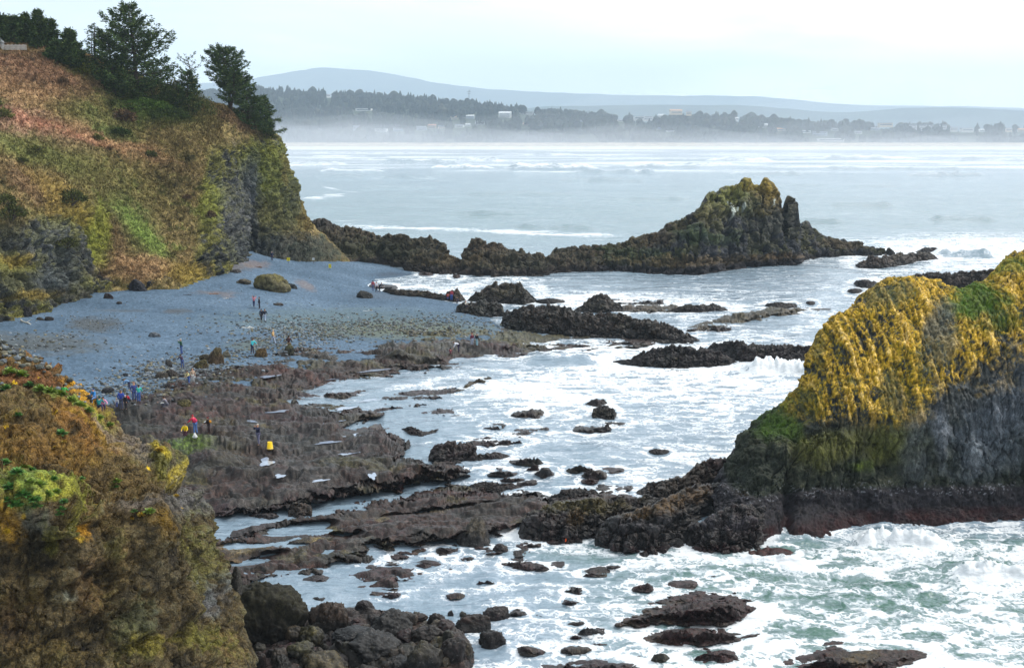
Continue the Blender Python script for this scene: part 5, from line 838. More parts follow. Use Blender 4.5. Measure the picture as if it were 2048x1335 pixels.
# ------------------------------------------------ boulders
def ground_at(u, v):
    D = ray(u, v); o = Vector((0, 0, HC)); d = Vector(D).normalized(); best = None
    for b in BV:
        h = b.ray_cast(o, d)
        if h[0] is not None and (best is None or h[3] < best[1]): best = (h[0], h[3])
    if best is None: return Vector(G(u, v, 0))
    return best[0]
_ico = {}
def ico(n):
    if n not in _ico:
        bm = bmesh.new(); bmesh.ops.create_icosphere(bm, subdivisions=n, radius=1)
        V = np.array([v.co[:] for v in bm.verts]); Fa = np.array([[v.index for v in f.verts] for f in bm.faces]); bm.free(); _ico[n] = (V, Fa)
    return _ico[n]
def boulder(name, label, cat, u, v, wpx, hpx, tint, group, seed, flat=.75, sub=5, ang=.65, mat=None, blobs=None):
    g = ground_at(u, v); d = g.y; sc = d / F; a = wpx * sc / 2; h = hpx * sc; V, Fa = ico(sub); V = V.copy()
    s = seed * 13.7; n1 = fbm(V * .8 + s, 3); wk = worley(V * 1.3 + s, seed); n2 = fbm(V * 2.6 + s, 4); n3 = fbm(V * 6 + s, 3)
    rg = np.random.RandomState(seed); nn = rg.normal(size=(9 if ang > .6 else 14, 3)); nn /= np.linalg.norm(nn, axis=1)[:, None]; of = rg.uniform(.6, 1.0, len(nn))
    pol = np.clip((of[None] / np.maximum(V @ nn.T, .02)).min(1), .4, 1.35)
    r = (1 + .25 * n1) * (1 - ang) + pol * ang + .16 * (wk[0] - .5) + .13 * n2 + .09 * n3 + .05 * fbm(V * 14 + s, 2)
    Q = V * r[:, None]; Q[:, 2] = np.where(Q[:, 2] > 0, Q[:, 2] - .25 * np.maximum(Q[:, 2] - flat, 0), Q[:, 2] * .6)
    ex = np.abs(Q).max(0); Q = Q / (ex[0], ex[1], Q[:, 2].max()) * (a, a * .8, h * .92)
    P = Q + np.array([0, a * .55, 0]) ; P[:, 2] -= .0
    c = palette(.8 * n2 + .7 * n3, [tuple(np.array(tint) * .5), tuple(np.array(tint) * .8), tint, tuple(np.array(tint) * 1.25)])
    up = sst(V[:, 2] + .5 * n1, .35, .75)
    if blobs is not None: c = c * (1 - up[:, None] * .7) + lin(blobs) * up[:, None] * .7
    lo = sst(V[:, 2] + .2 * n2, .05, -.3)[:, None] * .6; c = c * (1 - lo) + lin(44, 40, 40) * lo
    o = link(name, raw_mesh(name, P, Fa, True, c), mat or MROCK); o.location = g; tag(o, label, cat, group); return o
def boulders():
    A = 'boulders along the edge of gravel and reef'
    def b(lab, u, v, w, h, t, seed, **k): return boulder('boulder', lab, 'boulder', u, v, w, h, t, A, seed, **k)
    b('tall pointed brown boulder in the cluster on the gravel edge', 432, 728, 40, 36, (104, 84, 60), 1, blobs=(100, 92, 60))
    b('olive topped round boulder at the front of the gravel edge cluster', 399, 737, 34, 20, (92, 80, 54), 2, blobs=(120, 112, 66))
    b('low dark boulder behind the olive topped one', 408, 720, 30, 12, (84, 76, 56), 3)
    b('pale rounded boulder right of the tall pointed boulder', 452, 714, 20, 14, (120, 116, 100), 4)
    b('grey boulder standing alone left of the crouched walker', 337, 733, 17, 15, (84, 82, 80), 5)
    b('dark angular boulder above the pair in blue and white', 342, 755, 32, 17, (76, 68, 62), 6)
    b('low brown boulder left of the dark angular boulder', 322, 757, 30, 13, (92, 84, 74), 7)
    b('small pale boulder at the reef edge', 292, 743, 14, 9, (120, 118, 108), 8)
    b('small dark stone alone on the gravel', 250, 752, 14, 7, (62, 66, 74), 9)
    b('brown boulder beside the walker in cyan', 522, 714, 30, 20, (112, 90, 56), 10, blobs=(126, 100, 60))
    b('dark round boulder under the seated person', 577, 706, 24, 19, (72, 70, 54), 11, blobs=(92, 92, 62))
    b('round dark boulder alone on the upper gravel beach', 731, 596, 40, 16, (66, 66, 62), 12, flat=.6)
    b('large mossy brown mound of rock in the middle of the gravel beach', 542, 582, 78, 36, (112, 106, 74), 13, blobs=(124, 116, 62), ang=.65)
    b('small dark rock at the right foot of the mossy mound', 583, 577, 24, 11, (72, 76, 78), 14)
    b('low brown rock left of the mossy mound', 486, 568, 36, 10, (100, 92, 74), 15)
    b('dark flat rock on the gravel under the spur', 556, 611, 22, 6, (92, 86, 82), 16)
    b('dark brown boulder at the foot of the cliff', 215, 597, 22, 12, (62, 54, 56), 17)
    b('small dark stone right of the brown boulder at the cliff foot', 238, 608, 14, 6, (72, 68, 66), 18)
    b('large black boulder fallen at the end of the grassy spur', 274, 582, 40, 26, (54, 54, 62), 19)
    b('black boulder second in the row below the grassy spur', 302, 578, 26, 18, (58, 58, 62), 20)
    b('rounded dark boulder third in the row below the grassy spur', 328, 574, 34, 24, (66, 66, 66), 21)
    b('dark boulder at the foot of the near cliff', 52, 634, 26, 24, (56, 54, 58), 22)
    b('low brown stone on the gravel by the near cliff', 78, 640, 18, 7, (84, 80, 74), 23)
    b('dark stone right of the low brown stone by the near cliff', 97, 641, 20, 9, (70, 66, 64), 24)
    b('wet grey stone on the open gravel', 306, 674, 26, 10, (104, 110, 118), 25)
    b('small flat rock on the gravel by the cliff corner', 470, 545, 30, 7, (82, 80, 80), 26)
    b('blocky dark boulder at the shore left of the group', 176, 800, 22, 12, (70, 72, 72), 27)
    b('dark boulder left of the blue jacket group', 212, 786, 28, 12, (62, 62, 66), 28)
    b('olive rock beside the crouching person with a white bucket', 366, 812, 30, 14, (106, 98, 60), 29)
    b('round boulder with dark wet sides standing at the lower reef edge', 947, 1108, 96, 76, (70, 66, 66), 30, ang=.655, flat=.55, blobs=(92, 80, 58), mat=MREEF)
    b('small brown knob attached right of the round wet boulder', 1000, 1112, 36, 26, (70, 58, 56), 31, mat=MREEF)
    N = 'boulders in the cove below the outcrop'
    def n(lab, u, v, w, h, t, seed, **k): return boulder('boulder', lab, 'boulder', u, v, w * .92, h * .92, tuple(np.array(t) * .66), N, seed, mat=MROCK if seed == 58 else MREEF, **k)
    n('broad barnacled boulder with maroon top at the back of the cove', 664, 1262, 122, 64, (84, 72, 62), 40, ang=.65, blobs=(92, 72, 58))
    n('dark rounded boulder right of the broad barnacled one', 776, 1268, 112, 52, (66, 64, 64), 41, ang=.65)
    n('small weedy boulder at the water edge behind the dark rounded one', 730, 1222, 52, 22, (72, 54, 54), 42)
    n('olive green topped boulder in the shadow of the outcrop', 617, 1290, 74, 44, (82, 76, 48), 43, blobs=(104, 96, 52))
    n('low slab boulder with a pointed top near the outcrop foot', 600, 1318, 80, 40, (84, 80, 62), 44, ang=.7, blobs=(96, 92, 58))
    n('large pale speckled boulder cut by the bottom edge', 640, 1362, 140, 64, (106, 94, 66), 45, ang=.25, blobs=(118, 106, 76))
    n('reddish round stone wedged at the outcrop foot', 518, 1338, 44, 44, (92, 72, 66), 46)
    n('dark stone between the reddish stone and the pale boulder', 560, 1345, 52, 40, (80, 76, 68), 47)
    n('wide grey ridge of rock in the middle of the cove', 740, 1318, 150, 56, (76, 74, 74), 48, flat=.4, ang=.6)
    n('long low grey rock behind the wide ridge', 700, 1284, 110, 26, (72, 72, 76), 49, flat=.4)
    n('big dark domed boulder at the bottom edge', 845, 1344, 100, 72, (74, 66, 58), 50, ang=.65, blobs=(92, 84, 60))
    n('brown angular boulder right of the big domed one', 905, 1324, 68, 58, (84, 66, 62), 51, ang=.7)
    n('maroon weedy knob at the right end of the cove boulders', 873, 1252, 52, 32, (72, 56, 54), 52)
    n('light speckled boulder below the maroon weedy knob', 858, 1282, 90, 34, (104, 90, 84), 53)
    n('low dark stone left of the wide ridge', 790, 1344, 80, 30, (76, 72, 72), 54)
    n('black smooth boulder in the water, nearest of the two beside the cove', 984, 1294, 78, 42, (66, 54, 52), 55, ang=.65)
    n('long dark boulder in the water right of the cove', 946, 1264, 92, 40, (58, 48, 46), 56, ang=.65, blobs=(80, 58, 50))
    n('maroon weed boulder farthest out in the water beside the cove', 988, 1240, 72, 30, (68, 46, 46), 57)
    n('tall dark block of rock leaning against the outcrop foot', 512, 1296, 230, 150, (52, 46, 34), 58, ang=.95, flat=.9, blobs=(56, 54, 36), sub=6)
    n('pointed grey slab standing at the outcrop edge', 470, 1180, 30, 60, (112, 106, 92), 59, ang=.8)
def cove_rocks():
    rg = np.random.RandomState(21); N_ = 'loose weed covered stones in the cove'; pr = []
    for i in range(64):
        u, v = rg.uniform(520, 930), rg.uniform(1228, 1332)
        if v < 1215 + abs(u - 700) * .06: continue
        if len(pr) < 6:
            o = boulder('stone', 'small weed covered stone lying between the cove boulders', 'stone', u, v, rg.uniform(24, 50), rg.uniform(12, 24), [(66, 52, 48), (84, 74, 64), (58, 54, 56), (92, 80, 62), (74, 50, 48), (64, 62, 52)][len(pr)], N_, 200 + i, mat=MREEF, ang=.65, sub=4); pr.append(o)
        else:
            r = pr[i % 6].copy(); C.collection.objects.link(r); r.location = ground_at(u, v); r.rotation_euler.z = rg.uniform(0, 6); k = rg.uniform(.6, 1.3); r.scale = (k, k, k)
def cobbles():
    rg = np.random.RandomState(11); V0, F0 = ico(1); Vs = []; Fs = []; Cs = []; k = 0
    spots = []
    for cu, cv, su, sv, n in [(700, 652, 130, 12, 1100), (850, 648, 90, 10, 400), (340, 742, 50, 14, 500), (255, 775, 50, 12, 350), (540, 690, 50, 12, 350), (440, 720, 40, 12, 250), (620, 668, 60, 12, 500), (60, 690, 80, 18, 250), (200, 645, 40, 12, 150), (300, 700, 200, 40, 160), (600, 600, 160, 40, 140)]:
        spots += [(cu + rg.normal() * su, cv + rg.normal() * sv, n) for _ in range(n)]
    for u, v, n in spots:
        if u < -40: continue
        g = ground_at(u, v); s = rg.uniform(.08, .24) * (1 if n > 200 else .6); q = V0 * rg.uniform(.75, 1.25, V0.shape) * (s, s, s * .65); a = rg.uniform(0, 6.28)
        q = q @ np.array([[math.cos(a), math.sin(a), 0], [-math.sin(a), math.cos(a), 0], [0, 0, 1]]) + np.array(g) + (0, 0, s * .15)
        Vs.append(q); Fs.append(F0 + k); k += len(V0); t = rg.uniform(.75, 1.3); cc = lin(np.array([(98, 104, 108), (118, 124, 130), (84, 88, 84), (112, 108, 92), (72, 74, 76)][rg.randint(5)]) * min(t, 1.2)); Cs.append(np.repeat(cc[None], len(V0), 0))
    me = raw_mesh('cobbles', np.concatenate(Vs), np.concatenate(Fs), False, np.concatenate(Cs)); tag(link('cobbles', me, MBEACH), 'loose grey cobbles strewn between the gravel beach and the reef', 'cobbles', kind='stuff')
# ================================================================ TREES
MBARK = flat_mat('bark', (70, 62, 54), .95, .3, 3)
MNEEDLE = rock_mat('needles', 1.5, .3, .8, .02, .2)
MWOOD = flat_mat('driftwood_wood', (168, 120, 78), .9, .3, 6)
def tube(pts, rad, k=7):
    pts = np.array(pts, float); n = len(pts); t = np.gradient(pts, axis=0); t /= np.linalg.norm(t, axis=1)[:, None] + 1e-9
    a = np.cross(t, [0.3, 0.9, 0.2]); a /= np.linalg.norm(a, axis=1)[:, None] + 1e-9; b = np.cross(t, a)
    th = np.linspace(0, 2 * math.pi, k, endpoint=False); r = np.broadcast_to(np.array(rad, float), (n,))
    V = pts[:, None] + r[:, None, None] * (np.cos(th)[None, :, None] * a[:, None] + np.sin(th)[None, :, None] * b[:, None])
    I = np.arange(n * k).reshape(n, k); J = np.roll(I, -1, 1); F4 = np.stack([I[:-1], J[:-1], J[1:], I[1:]], -1).reshape(-1, 4)
    return V.reshape(-1, 3), F4
def join(parts):
    V, Fq, k = [], [], 0
    for v, f in parts: V.append(v); Fq.append(f + k); k += len(v)
    return np.concatenate(V), np.concatenate(Fq)
def sprays(base, dirs, ln, wd, rg, droop=.15):
    """small two-piece needle sprays: n quads"""
    n = len(base); d = dirs + rg.normal(size=(n, 3)) * .45; d[:, 2] -= droop; d /= np.linalg.norm(d, axis=1)[:, None]
    s = np.cross(d, rg.normal(size=(n, 3))); s /= np.linalg.norm(s, axis=1)[:, None] + 1e-9
    l = ln * rg.uniform(.6, 1.3, n)[:, None]; w_ = wd * rg.uniform(.6, 1.3, n)[:, None]
    return np.stack([base, base + d * l * .5 + s * w_, base + d * l, base + d * l * .5 - s * w_], 1).reshape(-1, 3)
def conifer(label, base, H, prof, seed, nb=60, start=.12, lift=.15, cl=26, size=.5, bend=(0, 0), dark=1.0, trunks=1, gap=.0, warm=0, group='wind shaped conifers on the headland', asym=0):
    rg = np.random.RandomState(seed); root = empty('conifer_tree', base); tag(root, label, 'tree', group)
    tp = []; L = []; D = []
    zz = np.linspace(-1.0, H, 14)
    cx = lambda z: np.stack([bend[0] * (z / H) ** 1.6 + .12 * np.sin(z * .7 + seed), bend[1] * (z / H) ** 1.5 + 0 * z, z], -1)
    tp.append(tube(cx(zz), .028 * H * (1 - .93 * np.clip(zz / H, 0, 1)) + .02, 8))
    for t in range(1, trunks):
        o_ = np.array([rg.uniform(-1.2, 1.2), rg.uniform(-.6, .6), 0]); z2 = np.linspace(-1, H * .8, 10); tp.append(tube(cx(z2) + o_ * (1 + z2[:, None] / H * .8), .018 * H * (1 - .9 * np.clip(z2 / H / .8, 0, 1)) + .02, 6))
    for i in range(nb):
        t = start + (1 - start) * ((i + rg.uniform(0, 1)) / nb) ** .9; z = t * H * .985
        if rg.uniform() < gap: continue
        az = i * 2.4 + rg.uniform(-.5, .5); R_ = prof(t) * H * rg.uniform(.55, 1.15) * (1 + asym * math.cos(az)); 
        up = lift + .5 * max(0, t - .6) + rg.uniform(-.12, .12)
        s = np.linspace(0, 1, 7); c0 = cx(np.array([z]))[0]
        br = c0 + np.stack([np.cos(az) * R_ * s, np.sin(az) * R_ * s, R_ * (up * s - .30 * s * (1 - s) * 1.2)], -1)
        tp.append(tube(br[[0, 2, 4, 6]], (.05 + .014 * R_) * np.array([1, .7, .4, .12]), 4))
        m_ = max(8, int(cl * (R_ / (H * .2)) ** .9)); q = rg.uniform(.12, 1, m_) ** .8
        p = np.stack([np.interp(q, s, br[:, k]) for k in range(3)], -1); side = np.array([-math.sin(az), math.cos(az), 0])
        p = p + side * (rg.normal(size=m_) * .16 * R_ * (1.15 - q))[:, None] + np.array([0, 0, 1]) * (rg.normal(size=m_) * .035 * R_ + .02)[:, None]
        dr = np.array([math.cos(az), math.sin(az), up]); L.append(p); D.append(np.repeat(dr[None], m_, 0) + side * (rg.normal(size=m_) * .5)[:, None])
    L = np.concatenate(L); D = np.concatenate(D); L2 = np.repeat(L, 4, 0) + rg.normal(size=(len(L) * 4, 3)) * size * .30; D2 = np.repeat(D, 4, 0)
    V = sprays(L2, D2, size, size * .17, rg)
    nl = len(L2); sh = rg.normal(size=nl) * .45 + .25 * np.repeat(rg.normal(size=len(L)), 4)
    c = palette(sh, [(36, 50, 30), (52, 74, 40), (74, 96, 50), (104 + warm, 116, 60)]) * dark
    tv, tf = join(tp); link('trunk', raw_mesh('trunk', tv, tf), MBARK, root)
    link('crown', raw_mesh('crown', V, np.arange(nl * 4).reshape(-1, 4), False, np.repeat(c, 4, 0)), MNEEDLE, root)
    return root
def head_at(u, v):                     # point of the headland surface seen nearest a picture position
    P, N, U, V, cl, c = HEAD; i = np.argmin((U - u) ** 2 + (V - v) ** 2 + np.where(P[..., 1] > 262, 1e5, 0)); p = P.reshape(-1, 3)[i]; return Vector(p)
def shrub(label, base, wdt, hgt, seed, cols, n=1500, group='shrubs on the headland slope', name='shrub', cat='shrub', size=.34):
    rg = np.random.RandomState(seed); root = empty(name, base); tag(root, label, cat, group)
    st = [tube([(0, 0, -.3), (rg.normal() * wdt * .2, rg.normal() * wdt * .2, hgt * .4), (rg.normal() * wdt * .35, rg.normal() * wdt * .3, hgt * .8)], [.09, .05, .02], 5) for _ in range(6)]
    v, f = join(st); link('stem', raw_mesh('stem', v, f), MBARK, root)
    d = rg.normal(size=(n, 3)); d[:, 2] = np.abs(d[:, 2]); d /= np.linalg.norm(d, axis=1)[:, None]
    r = rg.uniform(.45, 1, n) ** .5 * (1 + .45 * gn(d * 1.7 + seed) + .3 * gn(d * 4 + seed))
    p = d * r[:, None] * (wdt / 2, wdt / 2, hgt); V = sprays(p, d, size, size * .26, rg, 0)
    c = palette(rg.normal(size=n) * .5 + .3 * gn(p * 1.2), cols)
    link('foliage', raw_mesh('foliage', V, np.arange(n * 4).reshape(-1, 4), False, np.repeat(c, 4, 0)), MNEEDLE, root); return root
def trees():
    cone = lambda a: (lambda t: a * (1.02 - t) ** .8)
    dome = lambda a: (lambda t: a * (1 - ((t - .62) / .42) ** 2 if t > .2 else .3) if t < 1.03 else .02)
    def px(u, v): return head_at(u, v)
    k = 1 / F
    def at(u, v, vtop):
        b = px(u, v)
        if u < 112: b = b + Vector((b.x * 5 / b.y, 5.0, 0))
        return b, (v - vtop) * b.y * k + (1.2 if u < 112 else 0)
    big = lambda t: .06 + .62 * max(0.0, 1 - t) ** .75 if t > .5 else .40 + .12 * math.sin(t * 9)
    b, h = at(278, 196, 12); conifer('tallest spruce on the headland with long layered branches and a dense skirt', b, h, big, 1, nb=112, start=.06, lift=.26, cl=32, size=.62, bend=(-1.0, 0), trunks=3, gap=.10)
    b, h = at(236, 190, 62); conifer('spruce pressed against the left side of the tallest one', b, h, lambda t: .08 + .30 * max(0.0, 1 - t) ** .8, 14, nb=64, start=.06, lift=.34, cl=24, size=.58, bend=(-1.5, 0), asym=-.4)
    b, h = at(190, 150, 54); conifer('thin spruce with bare see-through branches, left of the tallest one', b, h, lambda t: .10 + .42 * (1 - t) ** .9, 2, nb=46, start=.08, lift=.10, cl=7, size=.44, trunks=3, gap=.1)
    b, h = at(143, 130, 62); conifer('dark dense conifer with rounded shoulders, rightmost of the hilltop clump', b, h, lambda t: .02 + .42 * max(0, 1 - t) ** .65, 3, nb=70, start=.02, lift=.3, cl=30, size=.6)
    b, h = at(103, 118, 52); conifer('dark conifer second from the right in the hilltop clump', b, h, lambda t: .03 + .32 * max(0, 1 - t) ** .6, 4, nb=70, start=.02, lift=.35, cl=20, size=.62)
    b, h = at(80, 112, 37); conifer('tallest conifer of the hilltop clump', b, h, lambda t: .02 + .30 * max(0, 1 - t) ** .75, 5, nb=80, start=.02, lift=.35, cl=20, size=.62)
    b, h = at(56, 106, 38); conifer('conifer beside the tallest one of the hilltop clump', b, h, lambda t: .02 + .30 * max(0, 1 - t) ** .75, 6, nb=80, start=.02, lift=.35, cl=20, size=.62)
    b, h = at(28, 96, 46); conifer('broad rounded conifer standing behind the pale fence', b, h, lambda t: .04 + .44 * max(0, 1 - t) ** .5, 7, nb=70, start=.02, lift=.35, cl=20, size=.6)
    b, h = at(2, 94, 42); conifer('rounded conifer cut by the left picture edge', b, h, lambda t: .04 + .44 * max(0, 1 - t) ** .5, 8, nb=70, start=.04, lift=.35, cl=20, size=.6)
    b, h = at(124, 128, 92); conifer('short bushy conifer at the foot of the hilltop clump', b, h, lambda t: .3 + .6 * max(0, 1 - t) ** .4, 15, nb=50, start=.02, lift=.3, cl=26, size=.55)
    b, h = at(378, 222, 142); conifer('small ragged conifer between the tallest spruce and the flat topped tree', b, h, lambda t: .10 + .34 * max(0, 1 - t) ** .7, 9, nb=56, start=.03, lift=.2, cl=20, size=.5, warm=14, trunks=2)
    b, h = at(392, 214, 118); conifer('thin leaning sapling with sparse tufts left of the flat topped tree', b, h, lambda t: .05 + .22 * t, 16, nb=22, start=.35, lift=.5, cl=8, size=.4, gap=.1, bend=(-1.2, 0))
    flat = lambda t: .05 if t < .35 else .30 * math.sin(min(1, (t - .30) / .70) * math.pi) ** .5 + .04
    b, h = at(462, 226, 100); conifer('flat topped tree with a bare trunk and dense head', b, h, lambda t: flat(t) if t < .97 else .06, 10, nb=84, start=.34, lift=.3, cl=30, size=.5, bend=(-1.3, 0))
    b, h = at(464, 232, 146); conifer('slim tree with bare lower trunk tucked behind the flat topped one', b, h, lambda t: .06 + .26 * math.sin(min(1, max(0, t)) * math.pi) ** .7, 11, nb=50, start=.30, lift=.2, cl=20, size=.46, bend=(1, 0))
    b, h = at(500, 256, 152); conifer('dense cone shaped spruce at the cliff edge', b, h, lambda t: .08 + .34 * max(0, 1 - t) ** .6, 12, nb=80, start=.03, lift=.16, cl=26, size=.5, bend=(-.8, 0))
    b, h = at(522, 266, 196); conifer('low wind cut spruce spilling over the cliff edge', b, h, lambda t: .16 + .42 * max(0, 1 - t) ** .6, 13, nb=56, start=.0, lift=.02, cl=24, size=.46, warm=10)
    G1 = [(34, 46, 26), (54, 70, 32), (74, 92, 42), (96, 110, 56)]; G2 = [(40, 44, 24), (66, 72, 36), (92, 96, 48), (110, 112, 60)]
    for i, (lab, u, v, w_, hh, cc) in enumerate([
        ('dark broad shrub under the left side of the tallest spruce', 250, 190, 8, 3.4, G1), ('dark shrub under the right side of the tallest spruce', 312, 198, 8, 4.0, G1), ('mid green shrub below the right shrub of the tallest spruce', 345, 208, 6, 3.0, G1), ('rough shrub below the small ragged conifer', 395, 226, 7, 3.6, G2),
        ('bright green low shrub belt on the upper slope', 290, 218, 9, 1.6, [(44, 64, 24), (66, 92, 34), (86, 112, 44), (108, 130, 60)]), ('green low shrub right of the bright shrub belt', 340, 232, 7, 1.6, G1), ('yellow green shrub beside the thin spruce', 172, 146, 5, 1.8, [(66, 74, 26), (92, 102, 36), (114, 120, 46), (130, 130, 60)]),
        ('low dark bush at the foot of the hilltop clump', 160, 136, 5, 2.2, G1), ('round green bush on the open slope', 238, 268, 3.4, .9, G1), ('shrub at the cliff edge below the cone shaped spruce', 530, 276, 5, 2.2, G2), ('twiggy shrub left of the leaning sapling', 348, 196, 4, 3.4, G2)]):
        shrub(lab, px(u, v), w_, hh, 30 + i, cc, n=int(900 + 260 * w_))
    rg = np.random.RandomState(77); G3 = [(56, 46, 36), (84, 66, 50), (106, 84, 62), (124, 104, 74)]; k_ = 0
    protos = {}
    while k_ < 16:
        u, v = rg.uniform(-20, 440), rg.uniform(120, 520)
        if v < 70 + u * .32 or v > 590 - u * .15: continue
        j = rg.randint(3); p_ = px(u, v); s_ = rg.uniform(.5, 2.2)
        lab = ['low dark green bush on the open headland slope', 'low olive bush on the open headland slope', 'low brown bush on the open headland slope'][j]
        if j not in protos: protos[j] = shrub(lab, p_, 1.9, .75, 90 + j, [G2, [(70, 74, 36), (96, 100, 50), (118, 118, 64), (134, 128, 76)], G3][j], n=700, group='low bushes on the headland slope', size=.26); protos[j].scale = (s_,) * 3
        else:
            r_ = protos[j].copy(); C.collection.objects.link(r_); r_.location = p_; r_.scale = (s_, s_, s_ * rg.uniform(.7, 1.1)); r_.rotation_euler.z = rg.uniform(0, 6)
            for ch in protos[j].children: c_ = ch.copy(); C.collection.objects.link(c_); c_.parent = r_
        k_ += 1
# ================================================================ PLANTS on the outcrop
MPLANT = rock_mat('fleshy_leaf', 4, .2, .55, .01, .35)
def plants():
    G_ = 'fleshy green plants on the outcrop'
    protos = []
    def mesh(seed, cols):
        rg = np.random.RandomState(seed); n = 110; d = rg.normal(size=(n, 3)); d[:, 2] = np.abs(d[:, 2]) * .8 + .12; d /= np.linalg.norm(d, axis=1)[:, None]
        L = rg.uniform(.6, 1.1, n)[:, None]; s = np.cross(d, [0, 0, 1.0]); s /= np.linalg.norm(s, axis=1)[:, None] + 1e-9; b = d * .18 * L; w_ = .17 * L
        V = np.stack([b, b + d * L * .55 + s * w_, b + d * L + np.array([0, 0, -.16]) * L, b + d * L * .55 - s * w_], 1).reshape(-1, 3)
        c = palette(rg.normal(size=n) * .5, cols); return raw_mesh('plant_leaves', V, np.arange(n * 4).reshape(-1, 4), False, np.repeat(c, 4, 0))
    GR = mesh(1, [(40, 78, 38), (62, 112, 50), (86, 134, 62), (116, 154, 80)]); LM = mesh(2, [(72, 96, 36), (104, 130, 48), (134, 156, 62), (160, 174, 86)]); YE = mesh(3, [(120, 98, 24), (156, 128, 34), (184, 154, 44), (200, 176, 70)])
    D = [(10, 925, 20, 0, 'leftmost on the ledge'), (35, 945, 26, 0, 'second on the green ledge'), (62, 940, 18, 0, ''), (20, 975, 26, 0, ''), (45, 990, 30, 0, ''), (14, 1000, 24, 0, ''), (32, 1010, 28, 0, ''), (70, 1000, 24, 0, ''), (72, 1012, 22, 0, ''), (105, 958, 20, 0, ''), (50, 935, 20, 1, ''), (80, 970, 26, 1, ''), (95, 990, 24, 1, ''), (110, 985, 22, 1, ''), (60, 965, 22, 1, ''),
         (122, 868, 24, 0, ''), (119, 1028, 17, 0, ''), (123, 1018, 18, 0, ''), (128, 1003, 16, 0, ''), (164, 957, 12, 0, ''), (110, 895, 10, 2, ''), (268, 1022, 13, 0, ''), (262, 1037, 12, 2, ''), (283, 1030, 16, 2, ''), (298, 1024, 22, 1, ''), (232, 973, 11, 0, ''), (235, 962, 16, 1, ''), (128, 884, 10, 2, ''),
         (40, 752, 30, 1, ''), (20, 745, 26, 1, ''), (100, 785, 30, 1, ''), (120, 790, 26, 1, ''), (142, 803, 26, 1, ''), (160, 812, 24, 1, ''), (178, 822, 20, 1, ''), (60, 770, 20, 0, ''), (12, 778, 22, 0, ''), (200, 836, 18, 1, ''), (80, 780, 26, 1, ''), (35, 830, 18, 0, ''), (220, 850, 16, 1, ''), (318, 900, 18, 2, ''), (352, 992, 12, 2, '')]
    words = {0: 'fresh green', 1: 'lime green', 2: 'yellow'}
    spots = {  # what tells the plants of one colour apart
        'ledge': lambda u, v: 900 < v < 1015 and u < 115, 'crest': lambda u, v: v < 862, 'nose': lambda u, v: 1010 <= v < 1045 and u > 250, 'under': lambda u, v: v >= 1000 and u >= 115 and u < 250}
    where = {'ledge': 'fleshy plant clump crowding the green ledge low on the outcrop', 'crest': 'plant clump along the sloping top edge of the outcrop', 'nose': 'plant clump on the round brown nose of the outcrop', 'under': 'plant clump hanging at the right end of the green ledge', 'else': 'plant clump alone on the brown slope of the outcrop'}
    for i, (u, v, s, kd, _) in enumerate(D):
        p = ground_at(u, v); n = 'else'
        for k, fn in spots.items():
            if fn(u, v): n = k; break
        o = link('plant_clump', [GR, LM, YE][kd]) if i > 45 else bpy.data.objects.new('plant_clump', [GR, LM, YE][kd])
        if not o.users_collection: C.collection.objects.link(o)
        if not o.data.materials: o.data.materials.append(MPLANT)
        q = s * p.y / F * .62; o.location = p; o.scale = (q, q, q * .8); o.rotation_euler.z = i * 1.7; tag(o, '%s %s' % (words[kd], where[n]), 'plant', '%s %s' % (words[kd], where[n]))
# ================================================================ PEOPLE
SK = {}
def skin(name, verts, edges, radii, mat, parent, root=0, sub=1):
    me = bpy.data.meshes.new(name); me.from_pydata([tuple(v) for v in verts], edges, []); o = bpy.data.objects.new(name, me); C.collection.objects.link(o)
    m_ = o.modifiers.new('s', 'SKIN'); m_.use_smooth_shade = True
    sv = me.skin_vertices[0].data
    for i, r in enumerate(radii):
        sv[i].radius = (r, r) if not isinstance(r, tuple) else r; sv[i].use_root = (i == root)
    if sub: o.modifiers.new('u', 'SUBSURF').levels = sub
    PENDING.append((o, mat, parent)); return o
PENDING = []
def bake():                            # turn the grown skins into plain meshes
    dg = bpy.context.evaluated_depsgraph_get()
    for o, mat, parent in PENDING:
        nm = bpy.data.meshes.new_from_object(o.evaluated_get(dg)); nm.materials.clear(); nm.materials.append(mat); o.modifiers.clear(); o.data = nm
        nm.polygons.foreach_set('use_smooth', [True] * len(nm.polygons)); o.parent = parent
    PENDING.clear()
MATS = {}
def cm(c, rough=.85):
    if c not in MATS: MATS[c] = flat_mat('cloth_%d_%d_%d' % c, c, rough, .15, 9)
    return MATS[c]
SKIN_T = (206, 160, 132)
